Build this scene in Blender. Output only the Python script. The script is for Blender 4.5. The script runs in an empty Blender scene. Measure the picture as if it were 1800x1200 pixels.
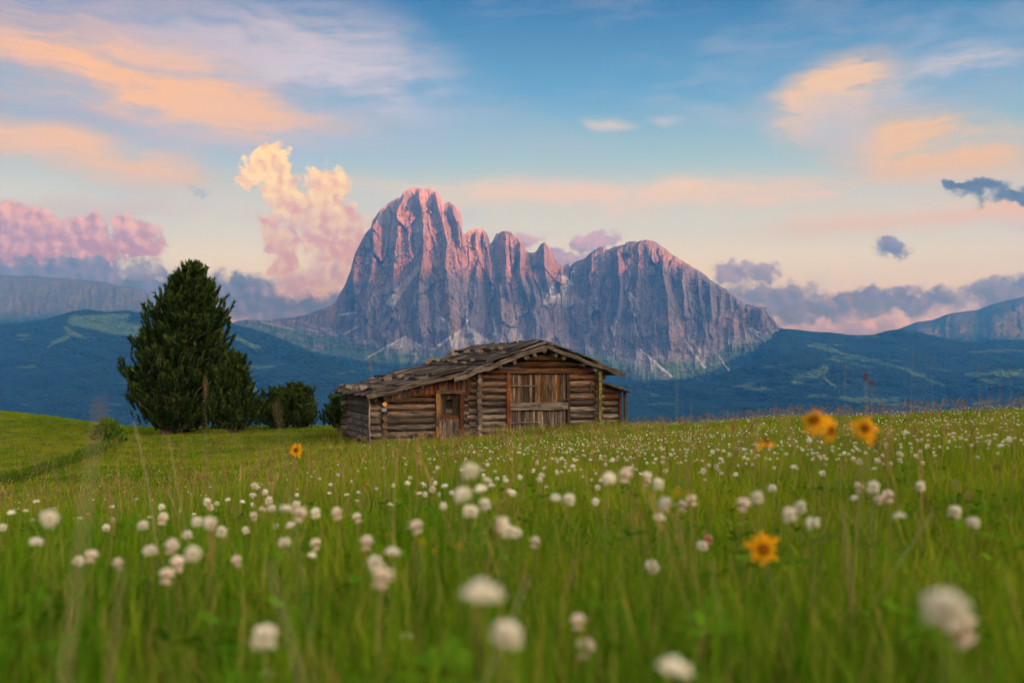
import bpy, bmesh, math, random
import numpy as np
from mathutils import Vector, Matrix

# ------------------------------------------------------------------ camera
SC = bpy.context.scene
COL = SC.collection
F_PX = 1750.0                      # 35 mm lens on a 36 mm sensor, in pixels of the 1800 wide photograph
TILT = math.atan(45.0 / F_PX)      # the lens looks slightly up
CT, ST = math.cos(TILT), math.sin(TILT)
cam_data = bpy.data.cameras.new("camera")
cam_data.lens = 35.0
cam_data.sensor_width = 36.0
cam_data.clip_start = 0.05
cam_data.clip_end = 60000.0
cam_data.dof.use_dof = True
cam_data.dof.focus_distance = 30.0
cam_data.dof.aperture_fstop = 3.4
cam = bpy.data.objects.new("camera", cam_data)
cam.rotation_euler = (math.pi / 2 + TILT, 0, 0)
COL.objects.link(cam)
SC.camera = cam


def ray(px, py):
    """direction (x right, y forward, z up; y = 1) that a photograph pixel looks along"""
    x = (px - 900.0) / F_PX
    yc = (600.0 - py) / F_PX
    f = CT - yc * ST
    u = ST + yc * CT
    return x / f, u / f


def P(px, py, Y):
    x, z = ray(px, py)
    return Vector((x * Y, Y, z * Y))


def lin(r, g, b):
    return tuple(((c / 255.0) / 12.92 if c / 255.0 <= 0.04045 else ((c / 255.0 + 0.055) / 1.055) ** 2.4) for c in (r, g, b))


# ------------------------------------------------------------------ light
SUN_EL = math.radians(3.0)
SUN_AZ = math.radians(36.0)        # from straight behind the camera towards the right
SUN_DIR = Vector((math.sin(SUN_AZ) * math.cos(SUN_EL), -math.cos(SUN_AZ) * math.cos(SUN_EL), math.sin(SUN_EL)))
sun_data = bpy.data.lights.new("sun", "SUN")
sun_data.energy = 5.0
sun_data.angle = math.radians(0.5)
sun_data.color = (1.0, 0.27, 0.09)
sun = bpy.data.objects.new("sun", sun_data)
sun.rotation_euler = SUN_DIR.to_track_quat("Z", "Y").to_euler()
sun.location = (0, 0, 3000)
COL.objects.link(sun)

SKY_GAIN = 0.125
NISHITA_STRENGTH = 0.006
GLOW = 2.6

world = bpy.data.worlds.new("World")
SC.world = world
world.use_nodes = True


class Nodes:
    """small expression helper over a node tree"""
    def __init__(self, tree):
        self.t = tree

    def n(self, typ, **kw):
        nd = self.t.nodes.new(typ)
        for k, v in kw.items():
            setattr(nd, k, v)
        return nd

    def link(self, a, b):
        self.t.links.new(a, b)

    def put(self, sock, v):
        if hasattr(v, "is_output"):
            self.link(v, sock)
        elif v is not None:
            if isinstance(v, (tuple, list)) and len(v) == 3 and len(sock.default_value) == 4:
                v = (*v, 1.0)
            sock.default_value = v

    def m(self, op, a, b=None, c=None, clamp=False):
        nd = self.n("ShaderNodeMath", operation=op, use_clamp=clamp)
        self.put(nd.inputs[0], a)
        if b is not None:
            self.put(nd.inputs[1], b)
        if c is not None:
            self.put(nd.inputs[2], c)
        return nd.outputs[0]

    def vm(self, op, a, b=None, c=None, scale=None):
        nd = self.n("ShaderNodeVectorMath", operation=op)
        self.put(nd.inputs[0], a)
        if b is not None:
            self.put(nd.inputs[1], b)
        if c is not None:
            self.put(nd.inputs[2], c)
        if scale is not None:
            self.put(nd.inputs["Scale"], scale)
        return nd.outputs["Value"] if op in ("LENGTH", "DOT_PRODUCT", "DISTANCE") else nd.outputs["Vector"]

    def step(self, v, a, b, lo=0.0, hi=1.0):
        nd = self.n("ShaderNodeMapRange", interpolation_type="SMOOTHSTEP")
        self.put(nd.inputs["Value"], v)
        nd.inputs["From Min"].default_value = a
        nd.inputs["From Max"].default_value = b
        nd.inputs["To Min"].default_value = lo
        nd.inputs["To Max"].default_value = hi
        return nd.outputs[0]

    def noise(self, vec, scale, detail=3.0, rough=0.5, dist=0.0, dims="3D", color=False):
        nd = self.n("ShaderNodeTexNoise", noise_dimensions=dims)
        self.put(nd.inputs["Vector"], vec)
        nd.inputs["Scale"].default_value = scale
        nd.inputs["Detail"].default_value = detail
        nd.inputs["Roughness"].default_value = rough
        nd.inputs["Distortion"].default_value = dist
        return nd.outputs["Color" if color else "Fac"]

    def mapping(self, vec, loc=(0, 0, 0), rot=(0, 0, 0), scale=(1, 1, 1)):
        nd = self.n("ShaderNodeMapping")
        self.put(nd.inputs["Vector"], vec)
        nd.inputs["Location"].default_value = loc
        nd.inputs["Rotation"].default_value = rot
        nd.inputs["Scale"].default_value = scale
        return nd.outputs[0]

    def mix(self, f, a, b, blend="MIX"):
        nd = self.n("ShaderNodeMix", data_type="RGBA", blend_type=blend)
        self.put(nd.inputs[0], f)
        self.put(nd.inputs[6], a)
        self.put(nd.inputs[7], b)
        return nd.outputs[2]

    def ramp(self, f, stops, interp="LINEAR"):
        nd = self.n("ShaderNodeValToRGB")
        self.put(nd.inputs[0], f)
        cr = nd.color_ramp
        cr.interpolation = interp
        while len(cr.elements) < len(stops):
            cr.elements.new(0.5)
        for e, (p, c) in zip(cr.elements, stops):
            e.position = p
            e.color = (*c, 1.0) if len(c) == 3 else c
        return nd.outputs[0]


def k3(c, f):
    return tuple(v * f for v in c)


def build_sky():
    t = world.node_tree
    t.nodes.clear()
    N = Nodes(t)
    out = N.n("ShaderNodeOutputWorld")
    bg = N.n("ShaderNodeBackground")
    N.link(bg.outputs[0], out.inputs[0])
    sky = N.n("ShaderNodeTexSky", sky_type="NISHITA")
    sky.sun_disc = False
    sky.sun_elevation = SUN_EL
    sky.sun_rotation = math.pi - SUN_AZ
    sky.altitude = 1900.0
    sky.air_density = 1.0
    sky.dust_density = 1.6
    sky.ozone_density = 1.5
    geo = N.n("ShaderNodeTexCoord")
    sep = N.n("ShaderNodeSeparateXYZ")
    N.link(geo.outputs["Generated"], sep.inputs[0])
    X, Y, Z = sep.outputs
    # azimuth and elevation in units of 1/1750 radian
    az = N.m("MULTIPLY", N.m("ARCTAN2", X, Y), F_PX)
    el = N.m("MULTIPLY", N.m("ARCSINE", Z), F_PX)
    cmb = N.n("ShaderNodeCombineXYZ")
    N.link(az, cmb.inputs[0]); N.link(el, cmb.inputs[1])
    UV = cmb.outputs[0]

    def A(px, py):
        x, z = ray(px, py)
        return math.atan2(x, 1.0) * F_PX, math.atan2(z, math.hypot(1, x)) * F_PX

    def S(px):
        return 1.0 / (1.0 + ((px - 900.0) / F_PX) ** 2)

    # clear sky by height above the horizon
    g = N.step(el, 0, 1)
    e01 = N.m("DIVIDE", el, 900.0, clamp=True)
    base = N.ramp(e01, [
        (0.00, k3(lin(226, 136, 92), 1.8)),
        (0.07, k3(lin(236, 148, 98), 1.85)),
        (0.14, k3(lin(255, 190, 112), 1.75)),
        (0.21, k3(lin(255, 205, 128), 1.65)),
        (0.30, k3(lin(236, 202, 146), 1.4)),
        (0.40, k3(lin(184, 194, 172), 1.15)),
        (0.52, k3(lin(104, 154, 180), 1.1)),
        (0.70, k3(lin(8, 100, 158), 0.85)),
        (1.00, k3(lin(4, 66, 124), 0.75))])
    # noises shared by the clouds
    warp = N.noise(UV, 1 / 260.0, 3, 0.55, dims="2D", color=True)
    wv = N.vm("MULTIPLY", N.vm("SUBTRACT", warp, (0.5, 0.5, 0.5)), (150, 60, 0))
    UVw = N.vm("ADD", UV, wv)
    # cirrus: long soft streaks
    st1 = N.noise(N.mapping(UVw, rot=(0, 0, math.radians(6)), scale=(0.35, 1.6, 1)), 1 / 120.0, 6, 0.6, dims="2D")
    st2 = N.noise(N.mapping(UVw, rot=(0, 0, math.radians(-24)), scale=(0.5, 1.7, 1), loc=(37, 11, 0)), 1 / 120.0, 6, 0.6, dims="2D")
    fib = N.noise(N.mapping(UVw, rot=(0, 0, math.radians(-10)), scale=(0.30, 2.2, 1)), 1 / 34.0, 5, 0.7, dims="2D")
    fibre = N.m("ADD", N.m("MULTIPLY", N.step(fib, 0.32, 0.68), 0.36), 0.70)
    col = base

    def patch(col, px, py, rx, ry, rot, color, amount, streak, lo=0.34, hi=0.72, soft=1.0):
        cx, cy = A(px, py)
        s = S(px)
        c, sn = math.cos(math.radians(rot)), math.sin(math.radians(rot))
        a = N.vm("DOT_PRODUCT", N.vm("SUBTRACT", UVw, (cx, cy, 0)), (c / (rx * s), sn / (rx * s), 0))
        b = N.vm("DOT_PRODUCT", N.vm("SUBTRACT", UVw, (cx, cy, 0)), (-sn / (ry * s), c / (ry * s), 0))
        r = N.m("SQRT", N.m("ADD", N.m("MULTIPLY", a, a), N.m("MULTIPLY", b, b)))
        mask = N.step(r, 1.25 * soft, 0.1)
        k = N.step(streak, 0.5 * lo + 0.22, 0.5 * hi + 0.26)
        k = N.m("ADD", N.m("MULTIPLY", k, 0.75), 0.25)
        f = N.m("MULTIPLY", N.m("MULTIPLY", N.m("MULTIPLY", mask, k), fibre), amount, clamp=True)
        return N.mix(f, col, color)

    # general thin cirrus everywhere in the sky
    f = N.m("MULTIPLY", N.step(st1, 0.45, 0.8), 0.30)
    col = N.mix(f, col, lin(226, 196, 188))
    # west side (left of the view): veil, then warm patches
    col = patch(col, 150, 110, 700, 230, -4, k3(lin(206, 170, 168), 1.0), 1.1, st1, 0.1, 0.6)
    col = patch(col, 470, 230, 420, 90, 0, lin(200, 196, 208), 0.7, st2, 0.1, 0.6)
    col = patch(col, 560, 120, 300, 110, -6, lin(232, 202, 196), 1.15, st2, 0.2, 0.6)
    col = patch(col, 380, 70, 330, 60, 10, k3(lin(226, 188, 176), 1.05), 0.8, st2, 0.2, 0.6)
    col = patch(col, 250, 155, 400, 100, -7, k3(lin(255, 172, 74), 1.35), 1.35, st1, 0.30, 0.65)
    col = patch(col, 430, 195, 190, 36, -5, k3(lin(255, 176, 92), 1.3), 0.9, st1, 0.3, 0.6)
    col = patch(col, 80, 205, 260, 26, -3, lin(150, 154, 180), 0.75, st1)
    col = patch(col, 140, 272, 400, 52, -8, k3(lin(255, 176, 86), 1.35), 1.2, st1, 0.3, 0.6)
    col = patch(col, 250, 370, 300, 26, 0, k3(lin(240, 184, 130), 1.3), 1.0, st1)
    # right side streaks
    col = patch(col, 1475, 172, 130, 84, 28, k3(lin(255, 184, 88), 1.4), 1.7, st2, 0.3, 0.55)
    col = patch(col, 1600, 190, 330, 170, 10, lin(206, 190, 190), 0.5, st2, 0.3, 0.65)
    col = patch(col, 1640, 135, 290, 44, 16, lin(230, 202, 190), 1.0, st2, 0.35, 0.62)
    col = patch(col, 1650, 265, 200, 86, -6, k3(lin(255, 180, 84), 1.35), 1.6, st1, 0.25, 0.55)
    col = patch(col, 1500, 235, 110, 60, -35, lin(226, 204, 190), 0.9, st1, 0.3, 0.6)
    # level bands near the ridge
    col = patch(col, 1130, 348, 600, 36, -2, k3(lin(255, 190, 120), 1.45), 1.25, st1, 0.3, 0.55)
    col = patch(col, 1650, 390, 420, 30, 2, k3(lin(255, 176, 88), 1.6), 1.3, st1, 0.3, 0.55)
    col = patch(col, 1560, 330, 330, 10, 1, k3(lin(250, 190, 130), 1.3), 1.0, st1, 0.3, 0.55)
    col = patch(col, 1050, 213, 66, 14, -4, lin(252, 212, 176), 1.05, st1, 0.2, 0.5)
    col = patch(col, 1178, 207, 44, 13, -4, lin(222, 206, 196), 0.75, st1, 0.2, 0.5)
    col = patch(col, 1640, 42, 60, 26, 30, lin(170, 178, 200), 0.45, st2, 0.3, 0.6)

    # cumulus: circles joined into a mass, edges broken up by noise, light from the right and above
    cw = N.noise(UV, 1 / 34.0, 5, 0.6, dims="2D", color=True)
    UVc = N.vm("ADD", UV, N.vm("MULTIPLY", N.vm("SUBTRACT", cw, (0.5, 0.5, 0.5)), (62, 52, 0)))
    def billow(vec):
        nz = N.noise(vec, 1 / 40.0, 8, 0.62, dims="2D")
        vo = N.n("ShaderNodeTexVoronoi", voronoi_dimensions="2D", feature="SMOOTH_F1")
        N.link(N.vm("ADD", vec, N.vm("MULTIPLY", N.vm("SUBTRACT", cw, (0.5, 0.5, 0.5)), (26, 26, 0))), vo.inputs["Vector"])
        vo.inputs["Scale"].default_value = 1 / 24.0
        vo.inputs["Detail"].default_value = 3.0
        vo.inputs["Roughness"].default_value = 0.55
        vo.inputs["Smoothness"].default_value = 0.35
        return N.m("ADD", N.m("MULTIPLY", nz, 0.55), N.m("MULTIPLY", N.m("SUBTRACT", 1.0, vo.outputs["Distance"]), 0.42))
    bill = billow(UV)
    LS = (9.0, 9.0, 0)
    bill2 = billow(N.vm("ADD", UV, LS))
    grad = N.m("SUBTRACT", bill, bill2)      # > 0 where the mass falls away towards the light
    fine = N.noise(UV, 1 / 15.0, 4, 0.6, dims="2D")

    def mass(blobs, off=(0, 0, 0)):
        ml = None
        for (px, py, rx, ry) in blobs:
            cx, cy = A(px, py)
            s = S(px)
            sc = (1 / (rx * s), 1 / (ry * s), 0)
            v = N.vm("MULTIPLY_ADD", UVc, sc, (-(cx + off[0]) * sc[0], -(cy + off[1]) * sc[1], 0))
            L = N.vm("LENGTH", v)
            if ml is None:
                ml = L
            else:
                nd = N.n("ShaderNodeMath", operation="SMOOTH_MIN")
                N.link(ml, nd.inputs[0]); N.link(L, nd.inputs[1]); nd.inputs[2].default_value = 0.18
                ml = nd.outputs[0]
        return N.m("SUBTRACT", 1.0, ml)

    def cumulus(col, blobs, lit, shade, y_lit, y_dark, rough=1.25, edge=0.22, opacity=1.0, light=1.0):
        f0 = mass(blobs)
        f = N.m("ADD", f0, N.m("MULTIPLY", N.m("SUBTRACT", bill, 0.475), rough * 1.8))
        alpha = N.m("MULTIPLY", N.step(f, -0.02, edge), opacity)
        # form: brighter where the body turns to the light, and higher up
        y1, y0 = A(900, y_lit)[1], A(900, y_dark)[1]
        hgt = N.step(el, y0, y1)
        sh = N.m("ADD", N.m("MULTIPLY", grad, 3.2 * light), N.m("MULTIPLY", N.m("SUBTRACT", fine, 0.5), 0.3 * light))
        k = N.m("ADD", N.m("ADD", N.m("MULTIPLY", hgt, 0.75), 0.12), N.m("MULTIPLY", sh, 1.0), clamp=True)
        c = N.mix(k, shade, lit)
        return N.mix(alpha, col, c)

    # decks low over the far ranges
    col = cumulus(col, [(60, 500, 360, 62), (330, 512, 330, 50), (560, 545, 240, 60), (100, 468, 240, 36)],
                  k3(lin(224, 138, 120), 1.1), lin(110, 62, 48), 400, 520, 0.3, 0.4, 1.0, 0.3)
    col = cumulus(col, [(1340, 520, 140, 36), (1560, 530, 230, 36), (1770, 515, 130, 40), (1430, 545, 200, 34), (1290, 480, 50, 30), (1340, 482, 38, 24)],
                  k3(lin(226, 150, 120), 1.1), lin(140, 98, 84), 450, 535, 0.32, 0.5, 0.95, 0.4)
    col = cumulus(col, [(1500, 590, 340, 40), (1750, 570, 200, 40)],
                  k3(lin(216, 150, 122), 1.1), lin(166, 118, 104), 560, 620, 0.5, 0.6, 0.8, 0.4)
    # pink heap on the left
    col = cumulus(col, [(10, 395, 62, 62), (70, 405, 60, 48), (150, 410, 60, 42), (235, 412, 52, 40), (180, 435, 130, 30), (40, 430, 110, 40), (285, 425, 20, 18)],
                  k3(lin(255, 154, 82), 1.75), k3(lin(234, 112, 76), 1.1), 345, 470, 0.36, 0.24, 1.0, 0.6)
    # tall pillar beside the summit
    col = cumulus(col, [(600, 470, 75, 75), (540, 500, 100, 45), (660, 420, 55, 60), (640, 500, 80, 50)],
                  k3(lin(255, 182, 96), 1.7), k3(lin(240, 138, 96), 1.2), 350, 560, 0.35, 0.6, 0.95, 0.5)
    col = cumulus(col, [(478, 275, 42, 34), (455, 300, 44, 30), (430, 322, 26, 12), (498, 330, 40, 42), (515, 370, 38, 44), (575, 335, 48, 50), (590, 385, 52, 55), (570, 420, 55, 40),
                        (470, 395, 30, 20), (500, 425, 38, 34), (500, 460, 34, 30), (610, 430, 44, 44)],
                  k3(lin(255, 196, 88), 1.75), k3(lin(255, 140, 74), 1.3), 270, 470, 0.36, 0.24, 1.0, 0.55)
    col = cumulus(col, [(1035, 432, 56, 26), (1060, 422, 34, 24), (985, 445, 30, 16), (920, 425, 30, 20), (1000, 460, 60, 20)],
                  k3(lin(250, 156, 120), 1.3), lin(206, 134, 128), 400, 465, 0.7, 0.3, 0.95, 0.6)
    # small dark ones drifting lower
    col = cumulus(col, [(1730, 332, 74, 26), (1790, 345, 60, 24), (1690, 322, 40, 14)],
                  lin(128, 80, 70), lin(74, 44, 44), 305, 360, 0.34, 0.5, 0.95, 0.4)
    col = cumulus(col, [(1565, 440, 44, 24), (1562, 424, 28, 16)],
                  lin(200, 130, 110), lin(128, 78, 70), 412, 462, 0.34, 0.5, 0.95, 0.5)
    col = cumulus(col, [(352, 337, 26, 8)],
                  lin(190, 160, 164), lin(170, 146, 158), 330, 345, 0.5, 0.7, 0.5, 0.3)
    # below the horizon the air stays the colour of the horizon, darker
    a = N.vm("SCALE", col, scale=SKY_GAIN)
    # sunset glow round the low sun, behind the viewer
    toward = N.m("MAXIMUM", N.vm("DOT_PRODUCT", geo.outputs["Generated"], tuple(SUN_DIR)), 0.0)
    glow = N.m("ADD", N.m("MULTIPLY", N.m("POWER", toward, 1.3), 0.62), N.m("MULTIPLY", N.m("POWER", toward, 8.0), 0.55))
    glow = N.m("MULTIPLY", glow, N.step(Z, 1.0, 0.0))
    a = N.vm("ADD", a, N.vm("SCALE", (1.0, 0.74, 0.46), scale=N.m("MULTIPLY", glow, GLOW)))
    b = N.vm("SCALE", sky.outputs[0], scale=NISHITA_STRENGTH)
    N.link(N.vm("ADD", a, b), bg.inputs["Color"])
    bg.inputs["Strength"].default_value = 1.0
    world.cycles.sampling_method = "MANUAL"
    world.cycles.sample_map_resolution = 512


build_sky()

SC.render.engine = "CYCLES"
SC.view_settings.view_transform = "Standard"
SC.view_settings.look = "None"
SC.view_settings.exposure = 3.0
SC.view_settings.gamma = 1.0
SC.cycles.use_denoising = True
SC.cycles.max_bounces = 6
SC.cycles.diffuse_bounces = 4
SC.cycles.transmission_bounces = 4
SC.cycles.transparent_max_bounces = 8
SC.cycles.volume_bounces = 1
SC.cycles.sample_clamp_indirect = 6.0
SC.cycles.use_adaptive_sampling = True
SC.cycles.adaptive_threshold = 0.02


# ------------------------------------------------------------------ helpers
def tag(o, label=None, cat=None, group=None, kind=None):
    if label: o["label"] = label
    if cat: o["category"] = cat
    if group: o["group"] = group
    if kind: o["kind"] = kind
    return o


def new_mesh(name, verts, faces, mat=None, smooth=False):
    me = bpy.data.meshes.new(name)
    me.from_pydata([tuple(v) for v in verts], [], faces)
    if mat: me.materials.append(mat)
    if smooth:
        me.polygons.foreach_set("use_smooth", np.ones(len(me.polygons), bool))
    me.update()
    return me


def quad_mesh(name, V, Q, mat=None, smooth=True):
    """fast mesh from numpy arrays: V (n,3), Q (m,k) with k = 3 or 4"""
    me = bpy.data.meshes.new(name)
    k = Q.shape[1]
    me.vertices.add(len(V)); me.vertices.foreach_set("co", V.astype(np.float32).ravel())
    me.loops.add(Q.size); me.loops.foreach_set("vertex_index", Q.astype(np.int32).ravel())
    me.polygons.add(len(Q))
    me.polygons.foreach_set("loop_start", (np.arange(len(Q)) * k).astype(np.int32))
    me.polygons.foreach_set("use_smooth", np.full(len(Q), smooth))
    me.update(calc_edges=True)
    if mat: me.materials.append(mat)
    return me


def link(name, data, parent=None, loc=None, rot=None, scale=None):
    o = bpy.data.objects.new(name, data)
    if loc is not None: o.location = loc
    if rot is not None: o.rotation_euler = rot
    if scale is not None: o.scale = scale if hasattr(scale, "__len__") else (scale,) * 3
    if parent is not None: o.parent = parent
    COL.objects.link(o)
    return o


def fattr(me, name, arr):
    a = me.attributes.new(name, "FLOAT", "POINT")
    a.data.foreach_set("value", np.asarray(arr, np.float32).ravel())


# ------------------------------------------------------------------ numpy noise
def _h(ix, iy, s):
    h = (ix.astype(np.int64) * 374761393 + iy.astype(np.int64) * 668265263 + s * 974634777) & 0xFFFFFFFF
    h = ((h ^ (h >> 13)) * 1274126177) & 0xFFFFFFFF
    h = (h ^ (h >> 16)) & 0xFFFFFF
    return h / float(0xFFFFFF)


def vnoise(x, y, s=0):
    x = np.asarray(x, float); y = np.asarray(y, float)
    ix, iy = np.floor(x), np.floor(y)
    fx, fy = x - ix, y - iy
    res = 0
    def g(dx, dy):
        a = _h(ix + dx, iy + dy, s) * 2 * math.pi
        return np.cos(a) * (fx - dx) + np.sin(a) * (fy - dy)
    ux = fx * fx * fx * (fx * (fx * 6 - 15) + 10)
    uy = fy * fy * fy * (fy * (fy * 6 - 15) + 10)
    a = g(0, 0) * (1 - ux) + g(1, 0) * ux
    b = g(0, 1) * (1 - ux) + g(1, 1) * ux
    return (a * (1 - uy) + b * uy) * 1.5      # about -1..1


def fbm(x, y, s=0, octaves=5, lac=2.03, gain=0.5):
    t = 0; a = 1.0; n = 0
    for i in range(octaves):
        t = t + a * vnoise(x, y, s + i * 17); n += a
        x = x * lac + 3.1; y = y * lac + 7.7; a *= gain
    return t / n


def ridged(x, y, s=0, octaves=4, gain=0.5):
    t = 0; a = 1.0; n = 0
    for i in range(octaves):
        t = t + a * (1 - 2 * np.abs(vnoise(x, y, s + i * 13))); n += a
        x = x * 2.07 + 1.7; y = y * 2.07 + 4.3; a *= gain
    return t / n


def ss(a, b, x):
    t = np.clip((x - a) / (b - a), 0, 1)
    return t * t * (3 - 2 * t)
# ------------------------------------------------------------------ meadow: one sheet to the horizon
_GY = np.array([0.8, 1.5, 2.5, 4, 7, 12, 20, 28, 37, 48, 60, 80, 120])
_GS = (np.array([-400, 0, 250, 500, 750, 900, 1100, 1400, 1800, 2200]) - 900) / F_PX
_GZ = np.array([
    [-.46, -.54, -.63, -.82, -1.25, -1.90, -2.60, -2.95, -3.00, -2.90, -2.70, -3.6, -11],
    [-.45, -.52, -.60, -.78, -1.20, -1.85, -2.55, -2.90, -3.02, -3.02, -2.90, -4.2, -12],
    [-.44, -.51, -.60, -.78, -1.15, -1.75, -2.48, -2.90, -3.20, -3.38, -3.70, -5.8, -14],
    [-.43, -.50, -.59, -.74, -1.02, -1.50, -2.15, -2.60, -3.00, -3.18, -3.66, -6.0, -14],
    [-.43, -.50, -.58, -.70, -.92, -1.27, -1.84, -2.30, -2.72, -3.00, -3.66, -6.0, -14],
    [-.43, -.50, -.58, -.68, -.86, -1.17, -1.66, -2.12, -2.60, -2.90, -3.66, -6.0, -14],
    [-.42, -.49, -.57, -.66, -.83, -1.12, -1.55, -1.95, -2.36, -2.80, -3.70, -6.2, -15],
    [-.42, -.48, -.56, -.64, -.78, -1.00, -1.30, -1.55, -1.90, -2.75, -4.20, -7.0, -16],
    [-.41, -.47, -.54, -.60, -.70, -.86, -1.03, -1.24, -2.00, -3.40, -5.20, -8.5, -18],
    [-.41, -.47, -.53, -.57, -.64, -.76, -0.90, -1.15, -2.00, -3.40, -5.20, -8.5, -18]])


def ground(x, y):
    x = np.asarray(x, float); y = np.asarray(y, float)
    r = np.hypot(x, y)
    ye = np.maximum(y, 0.35 * r)
    s = np.clip(x / np.maximum(ye, 1e-3), _GS[0], _GS[-1])
    yy = np.clip(ye, 0.8, 120.0)
    ly = np.log(yy); gl = np.log(_GY)
    fi = np.interp(s, _GS, np.arange(len(_GS)))
    i0 = np.clip(np.floor(fi).astype(int), 0, len(_GS) - 2); fr = fi - i0
    fr = fr * fr * (3 - 2 * fr) * 0.5 + fr * 0.5
    fj = np.interp(ly, gl, np.arange(len(_GY)))
    j1 = np.clip(np.floor(fj).astype(int), 0, len(_GY) - 2); t = fj - j1
    def cub(i):
        jm = np.clip(j1 - 1, 0, None); jp = np.clip(j1 + 2, None, len(_GY) - 1)
        p0, p1, p2, p3 = _GZ[i, jm], _GZ[i, j1], _GZ[i, j1 + 1], _GZ[i, jp]
        return p1 + 0.5 * t * ((p2 - p0) + t * ((2 * p0 - 5 * p1 + 4 * p2 - p3) + t * (3 * (p1 - p2) + p3 - p0)))
    z = cub(i0) * (1 - fr) + cub(i0 + 1) * fr
    # behind and around the camera the meadow simply carries on
    back = ss(0.25, -0.3, y / np.maximum(r, 0.5)) * ss(0.8, 2.5, r)
    z = z * (1 - back) + (-0.45 - 0.02 * np.minimum(r, 120) * 1.0) * back
    z = z + 0.035 * fbm(x * 0.9, y * 0.9, 5, 3) * ss(0.6, 6, r)
    # beyond the brow the hill falls to the valley
    far = np.clip(r - 100, 0, 2400)
    z = z - far * 0.125 * ss(0, 300, far) 
    return z


def g1(x, y):
    return float(ground(np.array([x]), np.array([y]))[0])


def material(name):
    m = bpy.data.materials.new(name)
    m.use_nodes = True
    t = m.node_tree
    t.nodes.clear()
    N = Nodes(t)
    out = N.n("ShaderNodeOutputMaterial")
    return m, N, out


def principled(N, out, color, rough=0.8, spec=0.3, normal=None):
    b = N.n("ShaderNodeBsdfPrincipled")
    N.put(b.inputs["Base Color"], color)
    N.put(b.inputs["Roughness"], rough)
    b.inputs["Specular IOR Level"].default_value = spec
    if normal is not None:
        N.link(normal, b.inputs["Normal"])
    N.link(b.outputs[0], out.inputs[0])
    return b


def bump(N, h, strength=0.5, dist=0.02):
    nd = N.n("ShaderNodeBump")
    nd.inputs["Strength"].default_value = strength
    nd.inputs["Distance"].default_value = dist
    N.link(h, nd.inputs["Height"])
    return nd.outputs[0]


def mat_ground():
    m, N, out = material("meadow_soil")
    pos = N.n("ShaderNodeNewGeometry").outputs["Position"]
    n1 = N.noise(pos, 0.35, 5, 0.6)
    n2 = N.noise(pos, 9.0, 4, 0.6)
    c = N.mix(N.step(n1, 0.35, 0.65), (0.12, 0.16, 0.022), (0.19, 0.20, 0.035))
    c = N.mix(N.step(n2, 0.3, 0.75), N.vm("SCALE", c, scale=0.6), c)
    principled(N, out, c, 1.0, 0.0, bump(N, n2, 0.6, 0.05))
    return m


angs = np.concatenate([np.arange(-42, 42, 0.3), np.arange(42, 318, 4.0)])
rads = np.concatenate([[0.15], np.geomspace(0.3, 130, 230), np.geomspace(140, 9700, 56)])
TH, RR = np.meshgrid(np.radians(angs), rads)
GX, GYY = RR * np.sin(TH), RR * np.cos(TH)
GZ = ground(GX, GYY)
nr, na = GX.shape
V = np.stack([GX, GYY, GZ], -1).reshape(-1, 3)
idx = np.arange(nr * na).reshape(nr, na)
idn = np.roll(idx, -1, axis=1)
Q = np.stack([idx[:-1], idn[:-1], idn[1:], idx[1:]], -1).reshape(-1, 4)[:, ::-1]
V = np.vstack([V, [[0, 0, float(GZ[0].mean())]]])
me = quad_mesh("meadow", V, Q, mat_ground())
meadow = link("meadow_ground", me)
tag(meadow, kind="structure")

# ------------------------------------------------------------------ far terrain
def mat_rock():
    m, N, out = material("dolomite_rock")
    g = N.n("ShaderNodeNewGeometry")
    pos = g.outputs["Position"]
    at = lambda n: N.n("ShaderNodeAttribute", attribute_name=n).outputs["Fac"]
    streak = N.noise(N.mapping(pos, scale=(1, 0.4, 0.14)), 0.030, 8, 0.72)
    big = N.noise(N.mapping(pos, scale=(1, 0.4, 0.45)), 0.0042, 5, 0.6, 0.6)
    fine = N.noise(N.mapping(pos, scale=(1, 0.5, 0.5)), 0.06, 4, 0.7)
    strata = N.noise(N.mapping(pos, scale=(0.15, 0.15, 1)), 0.02, 4, 0.6)
    c = N.mix(N.step(streak, 0.30, 0.70), (0.075, 0.055, 0.060), (0.24, 0.168, 0.155))
    c = N.mix(N.m("MULTIPLY", N.step(big, 0.52, 0.68), 0.6), c, (0.34, 0.20, 0.12))
    c = N.mix(N.m("MULTIPLY", N.step(big, 0.46, 0.30), 0.5), c, (0.075, 0.07, 0.085))
    c = N.mix(N.m("MULTIPLY", N.step(strata, 0.55, 0.7), 0.25), c, (0.13, 0.11, 0.11))
    # talus and snow gullies
    c = N.mix(at("scree"), c, N.mix(N.step(fine, 0.3, 0.7), (0.42, 0.35, 0.32), (0.66, 0.58, 0.52)))
    c = N.mix(at("snow"), c, (0.85, 0.80, 0.78))
    # grass, dwarf pine, wood
    gr = N.mix(N.step(fine, 0.35, 0.65), (0.07, 0.115, 0.04), (0.115, 0.155, 0.05))
    c = N.mix(at("grass"), c, gr)
    wd = N.mix(N.step(fine, 0.35, 0.65), (0.006, 0.013, 0.010), (0.020, 0.034, 0.020))
    c = N.mix(at("wood"), c, wd)
    principled(N, out, c, 0.95, 0.1, bump(N, N.m("ADD", streak, N.m("MULTIPLY", fine, 0.4)), 0.7, 7.0))
    return m


ROCK = mat_rock()


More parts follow.
